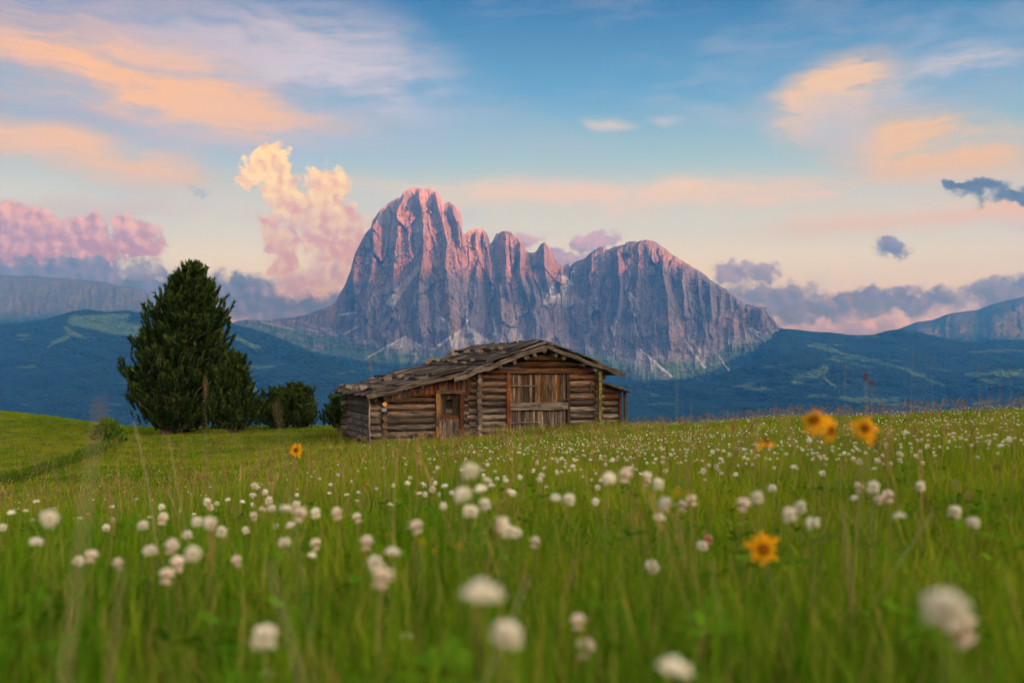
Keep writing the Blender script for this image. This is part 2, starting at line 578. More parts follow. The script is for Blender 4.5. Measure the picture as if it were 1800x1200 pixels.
def relief(name, top, pxs, bottom_py, rows, y_top, y_bot, shape, zones, back=900.0, bottom_pow=1.0, smooth=True):
    """A range of hills or cliffs: its skyline is `top`, its face comes forward towards the foot; closed behind by a far slope.
    shape(PX, PY, T, X, Z) gives metres of relief towards the viewer."""
    tx, ty = np.array(top, float).T
    px = np.asarray(pxs, float)
    pt = np.interp(px, tx, ty)
    jag = 1.9 if not smooth else (0.8 if pxs[1] - pxs[0] < 2 else 0.6)
    pt = pt + jag * fbm(px / (7.0 if not smooth else 3.0), px * 0 + 1.7, 19, 3)
    T = np.linspace(0, 1, rows)[:, None] ** bottom_pow
    PX = np.broadcast_to(px, (rows, len(px)))
    PYt = pt[None, :]
    yt = y_top(px) if callable(y_top) else np.full(len(px), float(y_top))
    PY = PYt + (bottom_py - PYt) * T
    yb = float(y_bot) if not callable(y_bot) else y_bot(px)
    base, rel = shape(PX, PY, T, yt[None, :], yb)
    Y = base - rel
    x = (PX - 900.0) / F_PX
    yc = (600.0 - PY) / F_PX
    f = CT - yc * ST; u = ST + yc * CT
    V = np.stack([x / f * Y, Y, u / f * Y], -1)
    # the far side
    bk = []
    top_row = V[0]
    for k in range(1, 7):
        w = k / 6.0
        r = top_row.copy()
        r[:, 1] += back * w
        r[:, 2] = top_row[:, 2] + (-320 - top_row[:, 2]) * w ** 0.8
        bk.append(r)
    V = np.concatenate([np.array(bk[::-1]), V])
    R, C = V.shape[:2]
    idx = np.arange(R * C).reshape(R, C)
    Q = np.stack([idx[:-1, :-1], idx[1:, :-1], idx[1:, 1:], idx[:-1, 1:]], -1).reshape(-1, 4)
    me = quad_mesh(name, V.reshape(-1, 3), Q, ROCK, smooth)
    zs = zones(PX, PY, T)
    for nm in ("scree", "snow", "grass", "wood"):
        a = np.zeros((R, C))
        if nm in zs: a[6:] = np.clip(zs[nm], 0, 1)
        a[:6] = a[6]
        fattr(me, nm, a)
    o = link(name, me)
    tag(o, kind="structure")
    return o


# --- the massif
SKYLINE = [(380, 572), (400, 569), (430, 561), (460, 563), (500, 560), (540, 552), (570, 541), (583, 537), (592, 528), (597, 515), (606, 502), (611, 488), (617, 474), (620, 460), (625, 443), (636, 422), (643, 410),
    (652, 400), (655, 388), (661, 379), (668, 369), (674, 364), (684, 356), (694, 351), (698, 348), (705, 346), (709, 338), (716, 333), (724, 330), (740, 331), (746, 335), (748, 333), (754, 332), (768, 336),
    (775, 346), (779, 360), (784, 357), (790, 355), (798, 360), (806, 368), (811, 381), (812, 403), (815, 414), (819, 410), (826, 404), (831, 402), (836, 403), (845, 400), (853, 406), (858, 415), (861, 429),
    (866, 424), (870, 416), (873, 409), (877, 410), (886, 405), (897, 407), (905, 414), (911, 417), (919, 428), (926, 440), (930, 443), (938, 444), (944, 440), (950, 430), (958, 425), (966, 435), (972, 448), (977, 457), (983, 464),
    (988, 467), (999, 463), (1002, 470), (1009, 461), (1020, 457), (1028, 454), (1040, 443), (1055, 434), (1060, 434), (1064, 438), (1070, 438), (1080, 433), (1097, 430), (1103, 425), (1114, 424), (1120, 426), (1128, 422), (1136, 421), (1151, 424), (1163, 432),
    (1180, 446), (1192, 453), (1204, 461), (1216, 468), (1229, 476), (1240, 483), (1248, 491), (1262, 500), (1278, 510), (1290, 521), (1300, 528), (1309, 534), (1327, 538), (1346, 541), (1353, 551), (1360, 561), (1366, 569), (1373, 574), (1380, 583),
    (1390, 592), (1420, 604), (1460, 618), (1520, 640)]
# (px, py top, px, py foot, half width, how far it stands out in metres)
BUTTRESS = [
    (628, 430, 612, 590, 26, 210), (662, 385, 640, 600, 24, 230), (702, 350, 692, 470, 20, 190), (690, 455, 680, 620, 26, 260),
    (735, 335, 745, 445, 17, 260), (766, 338, 790, 430, 15, 270), (800, 360, 812, 430, 10, 190), (716, 400, 720, 470, 12, 140),
    (745, 440, 735, 600, 24, 300), (788, 420, 790, 600, 26, 330), (772, 470, 760, 610, 15, 180),
    (835, 404, 840, 560, 14, 210), (850, 402, 866, 520, 12, 190), (885, 408, 895, 520, 17, 260), (912, 420, 925, 530, 13, 240), (880, 500, 885, 620, 30, 260),
    (935, 470, 945, 640, 22, 200), (957, 428, 968, 530, 12, 220), (830, 520, 835, 640, 20, 200),
    (985, 470, 990, 500, 12, 120),
    (1040, 445, 1030, 650, 20, 220), (1064, 470, 1065, 600, 12, 220), (1087, 440, 1085, 560, 12, 240), (1092, 540, 1080, 640, 16, 160),
    (1125, 425, 1112, 560, 16, 200), (1150, 440, 1150, 640, 14, 180), (1169, 458, 1180, 600, 19, 260), (1200, 470, 1208, 610, 13, 210), (1226, 480, 1240, 610, 12, 220),
    (1250, 500, 1252, 560, 12, 190), (1285, 520, 1290, 600, 12, 170), (1305, 545, 1310, 600, 10, 150), (1340, 545, 1345, 600, 14, 160)]


def facets(x, y, sx, sy, seed):
    """crag faces: every cell of a jittered grid is a small tilted plane with an edge against its neighbours"""
    x = x / sx; y = y / sy
    ix, iy = np.floor(x), np.floor(y)
    best = np.full(x.shape, 1e9); val = np.zeros(x.shape)
    for dx in (-1, 0, 1):
        for dy in (-1, 0, 1):
            cx = ix + dx; cy = iy + dy
            jx = cx + _h(cx, cy, seed); jy = cy + _h(cx, cy, seed + 1)
            ex, ey = x - jx, y - jy
            d = ex * ex + ey * ey
            v = (_h(cx, cy, seed + 2) - 0.5) + ex * (_h(cx, cy, seed + 3) - 0.5) * 2.2 + ey * (_h(cx, cy, seed + 4) - 0.35) * 1.2
            m = d < best
            best = np.where(m, d, best); val = np.where(m, v, val)
    return val


def massif_shape(PX, PY, T, yt, yb):
    # profile: steep wall from the skyline to about py 590, then talus and forest sloping out gently
    foot = np.interp(PX, [400, 600, 700, 820, 980, 1100, 1200, 1350, 1500], [575, 592, 602, 590, 600, 610, 602, 600, 650]) + 9 * fbm(PX / 40, PX * 0 + 3.3, 8, 3)
    topy = PY[0][None, :]
    wall = np.clip((PY - topy) / np.maximum(foot - topy, 4), 0, 1)
    footj = foot + 20 * fbm(PX / 34, PY / 400, 7, 4)
    lowj = np.clip((PY - footj) / (760 - footj), 0, 1)
    low = np.clip((PY - foot) / (760 - foot), 0, 1)
    wall_depth = np.interp(PX, [400, 600, 700, 820, 1000, 1150, 1380], [80, 320, 620, 520, 520, 560, 260])
    base = yt - wall_depth * (0.7 * wall + 0.3 * wall ** 4) - (yt - wall_depth - yb) * low ** 1.55
    # warped coordinates so that ribs lean and join
    wx = PX + 11 * fbm(PX / 75, PY / 110, 3, 3) + 3.5 * fbm(PX / 24, PY / 60, 9, 3) + 1.0 * fbm(PX / 6, PY / 8, 10, 2)
    rel = np.zeros_like(base)
    for (x0, y0, x1, y1, hw, h) in BUTTRESS:
        if x0 > 1000: h = h * {1040: 0.9, 1064: 0.5, 1087: 1.1, 1092: 0.4, 1125: 0.35, 1150: 0.3, 1169: 1.15, 1200: 0.45, 1226: 0.6, 1250: 1.0}.get(x0, 0.6)
        t = (PY - y0) / (y1 - y0)
        cx = x0 + (x1 - x0) * t
        w = hw * (0.55 + 0.75 * np.clip(t, 0, 1))
        d = np.abs(wx - cx) / w
        k = np.clip(1 - d, 0, 1)
        k = k * (0.6 + 0.4 * k)
        fade = ss(-0.12, 0.12, t) * (1 - ss(0.85, 1.25, t))
        rel = np.maximum(rel, h * k * fade) + 0.12 * np.minimum(rel, h * k * fade)
    cliff = ss(0.0, 0.12, wall) * 0.9 + 0.1
    cliff = cliff * (1 - 0.85 * ss(0.0, 0.16, lowj))
    r1 = ridged(wx / 31.0, PY / 80.0, 21, 3)
    r2 = ridged(wx / 10.0, PY / 45.0, 31, 4)
    r3 = ridged(wx / 3.8, PY / 24.0, 41, 3)
    dg = ridged((PX + 0.55 * PY) / 30.0, (PY - 0.55 * PX) / 70.0, 51, 4)
    dh = ridged((PX - 0.7 * PY) / 24.0, (PY + 0.7 * PX) / 60.0, 53, 4)
    iso = fbm(PX / 3.0, PY / 2.6, 61, 3)
    led = np.abs(fbm(PX / 50.0, PY / 5.0 + PX / 40.0, 62, 3))
    sq = PY / 6.5 + 1.6 * fbm(PX / 40, PY / 30, 63, 3) + 0.02 * PX
    strat = 1 - np.abs((sq % 1.0) * 2 - 1) ** 3
    wgt = 0.55 + 0.9 * ss(-0.4, 0.5, fbm(PX / 45, PY / 35, 65, 2))
    rel = rel * (0.62 + 0.3 * fbm(PX / 18, PY / 22, 66, 3)) + cliff * (14 * r1 + wgt * (12 * r2 + 13 * r3 + 7 * iso) + 18 * dg + 14 * dh + 20 * led + 3 * strat
        + 62 * facets(wx, PY + 6 * fbm(PX / 14, PY / 14, 33, 3), 25, 62, 401) + 32 * facets(wx, PY + 0.3 * PX, 11, 30, 411) + 10 * facets(wx, PY - 0.2 * PX, 4.6, 11, 421))
    # gentle lower land
    lowm = ss(0.0, 0.25, low)
    rel = rel + lowm * (120 * fbm(PX / 120, PY / 34, 71, 5) + 14 * fbm(PX / 5, PY / 2.2, 77, 3))
    # spurs and gullies in the talus
    rel = rel + (ss(0.0, 0.08, low) * (1 - ss(0.3, 0.6, low))) * 60 * ridged(PX / 22, PY / 40, 83, 3)
    return base, rel * ss(-0.01, 0.05, wall)


def seg(PX, PY, x0, y0, x1, y1, w0, w1):
    t = np.clip(((PX - x0) * (x1 - x0) + (PY - y0) * (y1 - y0)) / ((x1 - x0) ** 2 + (y1 - y0) ** 2), 0, 1)
    d = np.hypot(PX - (x0 + (x1 - x0) * t), PY - (y0 + (y1 - y0) * t))
    return 1 - ss(0.6, 1.1, d / (w0 + (w1 - w0) * t))


def massif_zones(PX, PY, T):
    wx = PX + 8 * fbm(PX / 30, PY / 20, 13, 4)
    wy = PY + 7 * fbm(PX / 24, PY / 24, 15, 4)
    treeline = np.interp(PX, [380, 480, 560, 640, 700, 800, 900, 1000, 1060, 1120, 1180, 1250, 1300, 1380, 1450],
                         [588, 604, 622, 634, 640, 640, 640, 640, 646, 668, 670, 655, 625, 596, 606])
    grassl = treeline - np.interp(PX, [380, 560, 700, 900, 1100, 1200, 1380], [30, 38, 20, 22, 26, 34, 16])
    d = wy - treeline
    wood = ss(-5, 3, d)
    patches = fbm(PX / 34, PY / 9, 91, 4)
    grass = ss(-6, 8, wy - grassl)
    grass = np.maximum(grass * ss(-0.5, 0.1, patches), wood)
    meadow_p = ss(0.24, 0.40, fbm(PX / 70, PY / 11, 93, 4)) * ss(6, 24, d)
    wood = wood * (1 - 0.85 * meadow_p)
    # pale talus fans (apex narrow, foot wide)
    sc = np.zeros_like(PX, float)
    lines = [(714, 590, 648, 627, 0.8, 2.2, .95), (716, 594, 745, 612, 1, 3, .5), (822, 530, 820, 576, 1.5, 2.5, .8), (820, 574, 765, 611, 1.2, 3.5, .9), (824, 576, 856, 600, 1.5, 4, .45),
             (868, 560, 872, 605, 2, 5, .5), (905, 555, 895, 600, 2, 4, .35), (1123, 612, 1180, 661, 1, 3.2, .95), (1121, 618, 1117, 654, 1, 3, .7),
             (1204, 598, 1238, 645, 3, 3, .75), (1215, 598, 1250, 640, 3, 4, .6), (1262, 625, 1283, 652, 1.4, 2, .7), (1314, 577, 1360, 610, 1.2, 1, .8), (1300, 590, 1258, 620, 1.5, 1.5, .35),
             (990, 490, 1000, 528, 7, 12, .5), (1010, 520, 960, 530, 3, 6, .5), (1106, 515, 1120, 590, 3, 2, .5), (1082, 560, 1080, 590, 4, 2, .5), (600, 553, 625, 549, 2, 1.5, .6), (625, 575, 607, 587, 1.5, 1.5, .6),
             (735, 470, 688, 530, 5, 9, .4), (460, 566, 520, 580, 2, 1.5, .5), (530, 575, 560, 583, 1.5, 1.5, .5)]
    for f in lines:
        sc = np.maximum(sc, seg(PX + 3 * fbm(PX / 9, PY / 9, 3, 2), PY, *f[:6]) * f[6])
    # talus cones: apex, left foot, right foot
    for (ax, ay, lx, rx, fy, st) in [(715, 590, 650, 746, 626, .55), (821, 574, 764, 862, 612, .55), (1122, 612, 1112, 1182, 660, .45), (1208, 598, 1222, 1256, 645, .45), (870, 580, 852, 892, 612, .4), (905, 570, 890, 930, 610, .3), (1310, 585, 1290, 1362, 612, .3), (1000, 500, 955, 1030, 535, .4), (670, 596, 655, 690, 616, .25), (960, 590, 940, 990, 618, .3), (1060, 600, 1045, 1080, 632, .3)]:
        t = (PY - ay) / (fy - ay)
        l = ax + (lx - ax) * t; r_ = ax + (rx - ax) * t
        inside = ss(-2, 3, wx - l) * ss(-2, 3, r_ - wx) * ss(0, 0.06, t) * (1 - ss(0.85, 1.05, t + 0.1 * fbm(PX / 8, PY / 8, 6, 2)))
        sc = np.maximum(sc, st * inside * (0.6 + 0.5 * fbm(PX / 4, PY / 20, 8, 3) + 0.3))
    sc = np.maximum(sc, 0.30 * ss(-4, 4, wy - grassl + 14) * (1 - grass) * ss(-0.3, 0.4, fbm(PX / 9, PY / 7, 97, 3)))
    snow = np.zeros_like(PX, float)
    for f in [(994, 487, 1004, 496, 3, 5), (996, 500, 990, 518, 3, 3), (972, 505, 962, 520, 2, 4), (965, 522, 985, 520, 3, 3), (1008, 472, 1001, 500, 1.2, 1.5), (1284, 514, 1290, 518, 1.2, 1.2), (820, 560, 823, 576, 1, 1), (1320, 577, 1340, 588, 1, .8),
              (775, 561, 782, 563, 1.4, 1.4), (1048, 520, 1049, 545, 0.7, 0.6)]:
        snow = np.maximum(snow, seg(PX + 5 * fbm(PX / 6, PY / 6, 4, 3), PY + 4 * fbm(PX / 6, PY / 6, 5, 3), *f) * 0.6 * ss(-0.35, 0.1, fbm(PX / 4, PY / 4, 6, 2)))
    grass = grass * (1 - sc) * (1 - snow)
    wood = wood * (1 - sc) * (1 - snow)
    return dict(scree=sc, snow=snow, grass=grass, wood=wood)


_yt_m = lambda px: np.interp(px, [380, 590, 700, 812, 835, 860, 900, 960, 1000, 1060, 1140, 1250, 1380, 1520],
                             [6900, 6750, 6600, 6600, 6780, 6900, 6780, 6850, 7150, 6900, 6700, 6650, 6500, 6300])
relief("dolomite_mountain", SKYLINE, np.arange(380, 1521, 1.0), 768, 430, _yt_m, 4500, massif_shape, massif_zones, smooth=False)


# --- gentler ranges
def hill_shape(amp, sx, sy, seed, rock=0.0):
    def f(PX, PY, T, yt, yb):
        base = yt - (yt - yb) * (1 - (1 - T) ** 1.3)
        treetops = 55 * np.abs(fbm(PX / 2.1, PY / 3.0, seed + 7, 2)) * ss(0.0, 0.004, T)
        rel = amp * fbm(PX / sx, PY / sy, seed, 6, gain=0.55) * ss(0, 0.12, T) + 0.10 * amp * fbm(PX / 5, PY / 2.5, seed + 5, 3) * ss(0, 0.05, T) + (0 if rock else treetops)
        if rock:
            rel = rel + rock * (ridged((PX + 6 * fbm(PX / 30, PY / 30, 2, 3)) / 16, PY / 80, seed + 9, 4)) * ss(0, 0.08, T)
        return base, rel
    return f


def wall_zones(tree):
    def f(PX, PY, T):
        g = ss(-8, 6, PY - np.interp(PX, *np.array(tree, float).T) + 8 * fbm(PX / 20, PY / 14, 5, 3))
        return dict(grass=0.55 + 0.45 * g, wood=0.45 + 0.4 * g)
    return f


def wood_zones(seed, meadows, thr=0.3, wood_bias=0.0):
    def f(PX, PY, T):
        wx = PX + 10 * fbm(PX / 30, PY / 20, seed, 4)
        wy = PY + 5 * fbm(PX / 26, PY / 14, seed + 2, 4)
        g = ss(thr, thr + 0.12, fbm(PX / 85, PY / 13, seed + 4, 5)) * 0.8
        for mm in meadows:
            g = np.maximum(g, seg(wx, wy, *mm))
        return dict(grass=np.ones_like(PX, float), wood=1 - g)
    return f


relief("shrouded_mountain", [(-500, 500), (-200, 470), (0, 484), (60, 486), (120, 490), (180, 496), (225, 505), (250, 509), (262, 518), (272, 540), (282, 552), (330, 568), (420, 580)],
       np.arange(-500, 421, 2.5), 640, 110, 8800, 7400, hill_shape(120, 80, 60, 101, 60), wall_zones([(-500, 560), (0, 566), (150, 552), (280, 556), (420, 570)]), back=700)
relief("hazy_mountain", [(1480, 612), (1540, 596), (1580, 578), (1610, 566), (1640, 562), (1665, 552), (1690, 548), (1720, 544), (1745, 534), (1770, 528), (1800, 521), (1900, 500), (2100, 520), (2400, 560)],
       np.arange(1480, 2400, 3.0), 680, 110, 8700, 7000, hill_shape(160, 90, 40, 131, 40), wall_zones([(1400, 600), (1800, 590), (2400, 590)]), back=600)
relief("forested_hill", [(-500, 560), (-200, 566), (0, 570), (40, 566), (80, 561), (108, 553), (125, 547), (150, 543), (190, 548), (225, 545), (262, 552), (300, 560), (400, 566), (470, 585), (520, 606), (600, 640), (680, 680), (760, 720), (800, 760)],
       np.arange(-500, 801, 1.6), 775, 240, lambda px: np.interp(px, [-500, 150, 500, 800], [6000, 5900, 5500, 4900]), 4200, hill_shape(230, 150, 50, 141, 0),
       wood_zones(151, [(130, 562, 260, 585, 11, 17), (112, 575, 135, 590, 4, 8), (80, 610, 118, 592, 2, 5), (150, 560, 220, 556, 7, 6), (260, 585, 300, 600, 10, 8), (410, 590, 450, 612, 3, 6), (452, 690, 440, 670, 3, 2)], 0.36), back=900)
relief("wooded_ridge", [(1340, 590), (1373, 577), (1400, 579), (1430, 583), (1460, 584), (1490, 588), (1510, 589), (1535, 588), (1560, 581), (1585, 578), (1610, 582), (1650, 592), (1690, 600), (1720, 601), (1760, 596), (1800, 598), (1900, 590), (2200, 580), (2500, 590)],
       np.arange(1340, 2500, 1.6), 700, 150, 6400, 5000, hill_shape(170, 110, 30, 161, 0), wood_zones(171, [(1420, 606, 1560, 640, 2, 5), (1560, 640, 1660, 672, 4, 3)], 0.31), back=900)
relief("lower_forest_slope", [(780, 760), (900, 735), (1000, 700), (1080, 672), (1150, 668), (1250, 664), (1330, 634), (1400, 622), (1470, 630), (1560, 650), (1640, 660), (1700, 652), (1760, 640), (1830, 640), (2000, 640), (2400, 655)],
       np.arange(780, 2400, 1.6), 775, 200, 5200, 4200, hill_shape(200, 120, 30, 181, 0),
       wood_zones(191, [(1400, 668, 1450, 650, 10, 10), (1450, 664, 1470, 680, 2, 2), (1475, 700, 1560, 706, 4, 7), (1560, 706, 1650, 722, 5, 2), (1560, 640, 1660, 676, 4, 2), (1700, 658, 1800, 655, 5, 8)], 0.31), back=500)

# added ridge, unseen behind the viewer, shaped to keep the low sun off the valley
def added_shade_ridge():
    d = Vector((SUN_DIR.x, SUN_DIR.y, 0)).normalized()
    side = Vector((-d.y, d.x, 0))
    n, rws = 150, 26
    s = np.linspace(-6500, 6500, n)
    crest = 1215 + 70 * fbm(s / 1500, s * 0, 201, 4) + np.interp(s, [-6500, -3000, 0, 3000, 6500], [30, 0, 0, -30, 30])
    V = []
    for r in np.linspace(-1, 1, rws):
        off = r * 2000
        z = -330 + (crest + 330) * (1 - abs(r)) ** 0.9 + (1 - abs(r)) * abs(r) * 200 * fbm(s / 500, np.full(n, off / 500.0), 203, 4)
        c = d * 5200 + d * off
        V.append(np.stack([c.x + side.x * s, c.y + side.y * s, z], -1))
    V = np.array(V)
    idx = np.arange(rws * n).reshape(rws, n)
    Q = np.stack([idx[:-1, :-1], idx[1:, :-1], idx[1:, 1:], idx[:-1, 1:]], -1).reshape(-1, 4)
    me = quad_mesh("shade_ridge_mesh", V.reshape(-1, 3), Q, ROCK)
    for nm in ("scree", "snow"): fattr(me, nm, np.zeros(rws * n))
    zz = V[..., 2].ravel()
    fattr(me, "grass", ss(900, 500, zz)); fattr(me, "wood", ss(500, 300, zz))
    tag(link("shade_ridge", me), kind="structure")


added_shade_ridge()

# ------------------------------------------------------------------ the air
def haze():
    x0, x1, y0, y1, z0, z1 = -9900, 9900, -9900, 9750, -420, 1345
    v = [(x0, y0, z0), (x1, y0, z0), (x1, y1, z0), (x0, y1, z0), (x0, y0, z1), (x1, y0, z1), (x1, y1, z1), (x0, y1, z1)]
    f = [(0, 3, 2, 1), (4, 5, 6, 7), (0, 1, 5, 4), (1, 2, 6, 5), (2, 3, 7, 6), (3, 0, 4, 7)]
    m = bpy.data.materials.new("haze_air")
    m.use_nodes = True
    t = m.node_tree
    t.nodes.clear()
    N = Nodes(t)
    out = N.n("ShaderNodeOutputMaterial")
    pv = N.n("ShaderNodeVolumePrincipled")
    pv.inputs["Color"].default_value = HAZE_COLOR
    pv.inputs["Density"].default_value = HAZE_DENSITY
    pv.inputs["Anisotropy"].default_value = 0.0
    N.link(pv.outputs[0], out.inputs["Volume"])
    o = link("haze", new_mesh("haze", v, f, m))
    tag(o, kind="stuff")
HAZE_COLOR = (0.06, 0.34, 0.93, 1)
HAZE_DENSITY = 8.5e-5
haze()
# ------------------------------------------------------------------ the log hut
RND = random.Random(7)


def oattr(N, name):
    return N.n("ShaderNodeAttribute", attribute_type="OBJECT", attribute_name=name).outputs["Fac"]


def mat_wood(name="weathered_wood", grey=(0.245, 0.205, 0.187), brown=(0.19, 0.075, 0.024), dark=(0.02, 0.013, 0.009), axis=0):
    """old timber: the grain runs along the piece's own x; the custom property 'warm' says how brown it has stayed"""
    m, N, out = material(name)
    tc = N.n("ShaderNodeTexCoord").outputs["Object"]
    rnd = N.n("ShaderNodeObjectInfo").outputs["Random"]
    off = N.n("ShaderNodeCombineXYZ")
    N.link(N.m("MULTIPLY", rnd, 37.0), off.inputs[0]); N.link(N.m("MULTIPLY", rnd, 11.0), off.inputs[1]); N.link(N.m("MULTIPLY", rnd, 23.0), off.inputs[2])
    v = N.vm("ADD", tc, off.outputs[0])
    grain = N.noise(N.mapping(v, scale=(0.7, 14, 14)), 2.2, 5, 0.65)
    crack = N.noise(N.mapping(v, scale=(0.45, 9, 9)), 3.0, 3, 0.7, 0.8)
    blot = N.noise(N.mapping(v, scale=(1.0, 2.5, 2.5)), 1.6, 4, 0.6)
    warm = oattr(N, "warm")
    w = N.m("ADD", warm, N.m("MULTIPLY", N.m("SUBTRACT", blot, 0.5), 1.3), clamp=True)
    c = N.mix(w, grey, brown)
    c = N.vm("SCALE", c, scale=N.m("ADD", 0.32, N.m("MULTIPLY", rnd, 0.95)))
    c = N.mix(N.step(grain, 0.38, 0.58), N.vm("SCALE", c, scale=0.30), c)
    ck = N.step(crack, 0.45, 0.37)
    c = N.mix(ck, c, dark)
    c = N.mix(N.m("MULTIPLY", N.step(blot, 0.50, 0.34), 0.7), c, dark)
    h = N.m("SUBTRACT", grain, N.m("MULTIPLY", ck, 0.8))
    principled(N, out, c, 0.85, 0.2, bump(N, h, 0.8, 0.02))
    return m


WOOD = mat_wood()
WOOD_ROOF = mat_wood("roof_wood", grey=(0.17, 0.15, 0.14), brown=(0.14, 0.075, 0.04))
WOOD_DARK = mat_wood("dark_old_wood", grey=(0.10, 0.085, 0.075), brown=(0.12, 0.06, 0.03))  # plain darker variant of the old timber colour
WOOD_RED = mat_wood("red_brown_wood", grey=(0.13, 0.055, 0.025), brown=(0.19, 0.055, 0.016))
WOOD_GOLD = mat_wood("golden_wood", grey=(0.24, 0.15, 0.075), brown=(0.32, 0.165, 0.05))


def beam_data(name, L, h, d, seed, wob=0.012, mat=None, seg=6, round_=0.28):
    """hewn beam along +x from 0 to L, centred on y and z"""
    r = random.Random(seed)
    c = min(h, d) * round_
    prof = [(-d / 2 + c, -h / 2), (d / 2 - c, -h / 2), (d / 2, -h / 2 + c), (d / 2, h / 2 - c), (d / 2 - c, h / 2), (-d / 2 + c, h / 2), (-d / 2, h / 2 - c), (-d / 2, -h / 2 + c)]
    v = []
    for i in range(seg + 1):
        x = L * i / seg
        k = 1.0 - (0.1 if i in (0, seg) else 0.0) + r.uniform(-0.06, 0.06)
        oy, oz = r.uniform(-wob, wob), r.uniform(-wob, wob)
        for (y, z) in prof:
            v.append((x + (r.uniform(-1, 1) * wob if i in (0, seg) else 0), y * k + oy + r.uniform(-wob, wob) * 0.5, z * k + oz + r.uniform(-wob, wob) * 0.5))
    f = []
    for i in range(seg):
        for j in range(8):
            a, b = i * 8 + j, i * 8 + (j + 1) % 8
            f.append((a, a + 8, b + 8, b)[::-1])
    f.append(tuple(range(7, -1, -1))[::-1]); f.append(tuple(range(seg * 8, seg * 8 + 8))[::-1])
    me = new_mesh(name, v, f, mat or WOOD)
    return me


def plank_data(name, L, w, t, seed, mat=None, ragged=0.02, seg=3):
    """board along +x, width on y, thickness on z, slightly warped"""
    r = random.Random(seed)
    v, f = [], []
    for i in range(seg + 1):
        x = L * i / seg
        wz = r.uniform(-t, t) * 0.35
        ww = w * r.uniform(0.93, 1.0) / 2
        for (sy, sz) in ((-1, -1), (1, -1), (1, 1), (-1, 1)):
            v.append((x + (r.uniform(-ragged, ragged) if i in (0, seg) else 0), sy * ww, wz + sz * t / 2))
    for i in range(seg):
        for j in range(4):
            a, b = i * 4 + j, i * 4 + (j + 1) % 4
            f.append((a, b, b + 4, a + 4))
    f.append((3, 2, 1, 0)); n = seg * 4
    f.append((n, n + 1, n + 2, n + 3))
    return new_mesh(name, v, f, mat or WOOD)


TH_H = math.radians(19.0)
HC, HS = math.cos(TH_H), math.sin(TH_H)
H_X0, H_Y0, ZB = -1.374, 37.0, -2.70


def hut_x(px, yoff=0.0):
    """local x on the facade (or a plane yoff behind it) that shows at photograph column px"""
    k = (px - 900.0) / F_PX
    x0 = H_X0 - HS * yoff; y0 = H_Y0 + HC * yoff
    return (k * y0 - x0) / (HC - k * HS)


def hut_z(px, py, yoff=0.0):
    """local z at that column for photograph row py"""
    t = hut_x(px, yoff)
    Y = H_Y0 + HC * yoff + HS * t
    return ray(px, py)[1] * Y - ZB


hut = link("log_hut", None, loc=(H_X0, H_Y0, ZB), rot=(0, 0, TH_H))
tag(hut, "old weathered log hut with a low stone-weighted board roof and wide barn door", "hut")

RX90 = math.pi / 2


def place(data_name, mesh, loc, rot=(0, 0, 0), warm=0.3, parent=None):
    o = link(data_name, mesh, parent or hut, loc, rot)
    o["warm"] = float(warm)
    return o


tAL, tI, tA1, tD0a, tD1a = hut_x(650), hut_x(675), hut_x(765), hut_x(773), hut_x(807)
tM0, tD0, tD1, tM1 = 0.0, hut_x(894), hut_x(995), hut_x(1052)
tR = hut_x(1092, 0.35)
xr = hut_x(951)
zap = hut_z(951, 609)
SL = 0.335          # main roof, rise per metre
zla = hut_z(800, 659, -0.55)      # where the annex roof starts under the main eave
SLA = (hut_z(797, 662, -0.5) - hut_z(652, 698, -0.5)) / (hut_x(797, -0.5) - hut_x(652, -0.5))
x_an0 = hut_x(797, -0.5)
DEPTH = 7.6


def zroof(x):
    return zap - SL * abs(x - xr)


def zannex(x):
    return hut_z(797, 662, -0.5) - SLA * (x_an0 - x)


seedc = [100]


def nseed():
    seedc[0] += 1
    return seedc[0]


def log_row(x0, x1, z, y=0.0, h=0.245, d=0.2, warm=0.3, name="log"):
    if x1 - x0 < 0.12: return
    place(name, beam_data("log", x1 - x0, h * RND.uniform(0.82, 0.92), d, nseed(), round_=0.4, seg=max(2, int((x1 - x0) / 0.7))), (x0, y, z), (0, RND.uniform(-0.004, 0.004), 0), warm)


def log_deep(x, y0, y1, z, h=0.245, d=0.2, warm=0.3):
    place("log", beam_data("log", y1 - y0, h * 0.95, d, nseed(), seg=max(2, int((y1 - y0) / 1.2))), (x, y0, z), (0, 0, RX90), warm)


# --- main room, front wall
H = 0.248
z = -0.05 + H / 2
row = 0
z_lintel = hut_z(930, 656)
while True:
    top = z + H / 2
    if z > zap - 0.22: break
    half = (zap - 0.16 - z) / SL
    x0, x1 = max(tM0 - 0.05, xr - half), min(tM1 + 0.05, xr + half)
    if x1 - x0 < 0.4: break
    gable = z > z_lintel
    warm = min(1.0, max(0.0, (z - 0.9) / 1.7)) * 0.9 + RND.uniform(-0.12, 0.12)
    if not gable:
        log_row(tM0 - 0.05 - RND.uniform(0.16, 0.26), tD0 - 0.10, z, 0, H, 0.2, warm)
        log_row(tD1 + 0.10, tM1 + RND.uniform(0.16, 0.26), z, 0, H, 0.2, warm)
    else:
        log_row(x0 + RND.uniform(-0.1, 0.0), x1 + RND.uniform(0, 0.1), z, 0, H, 0.2, min(1.0, warm + 0.25))
    z += H; row += 1
z_eave = zroof(tM0) - 0.16
z = -0.05 + H
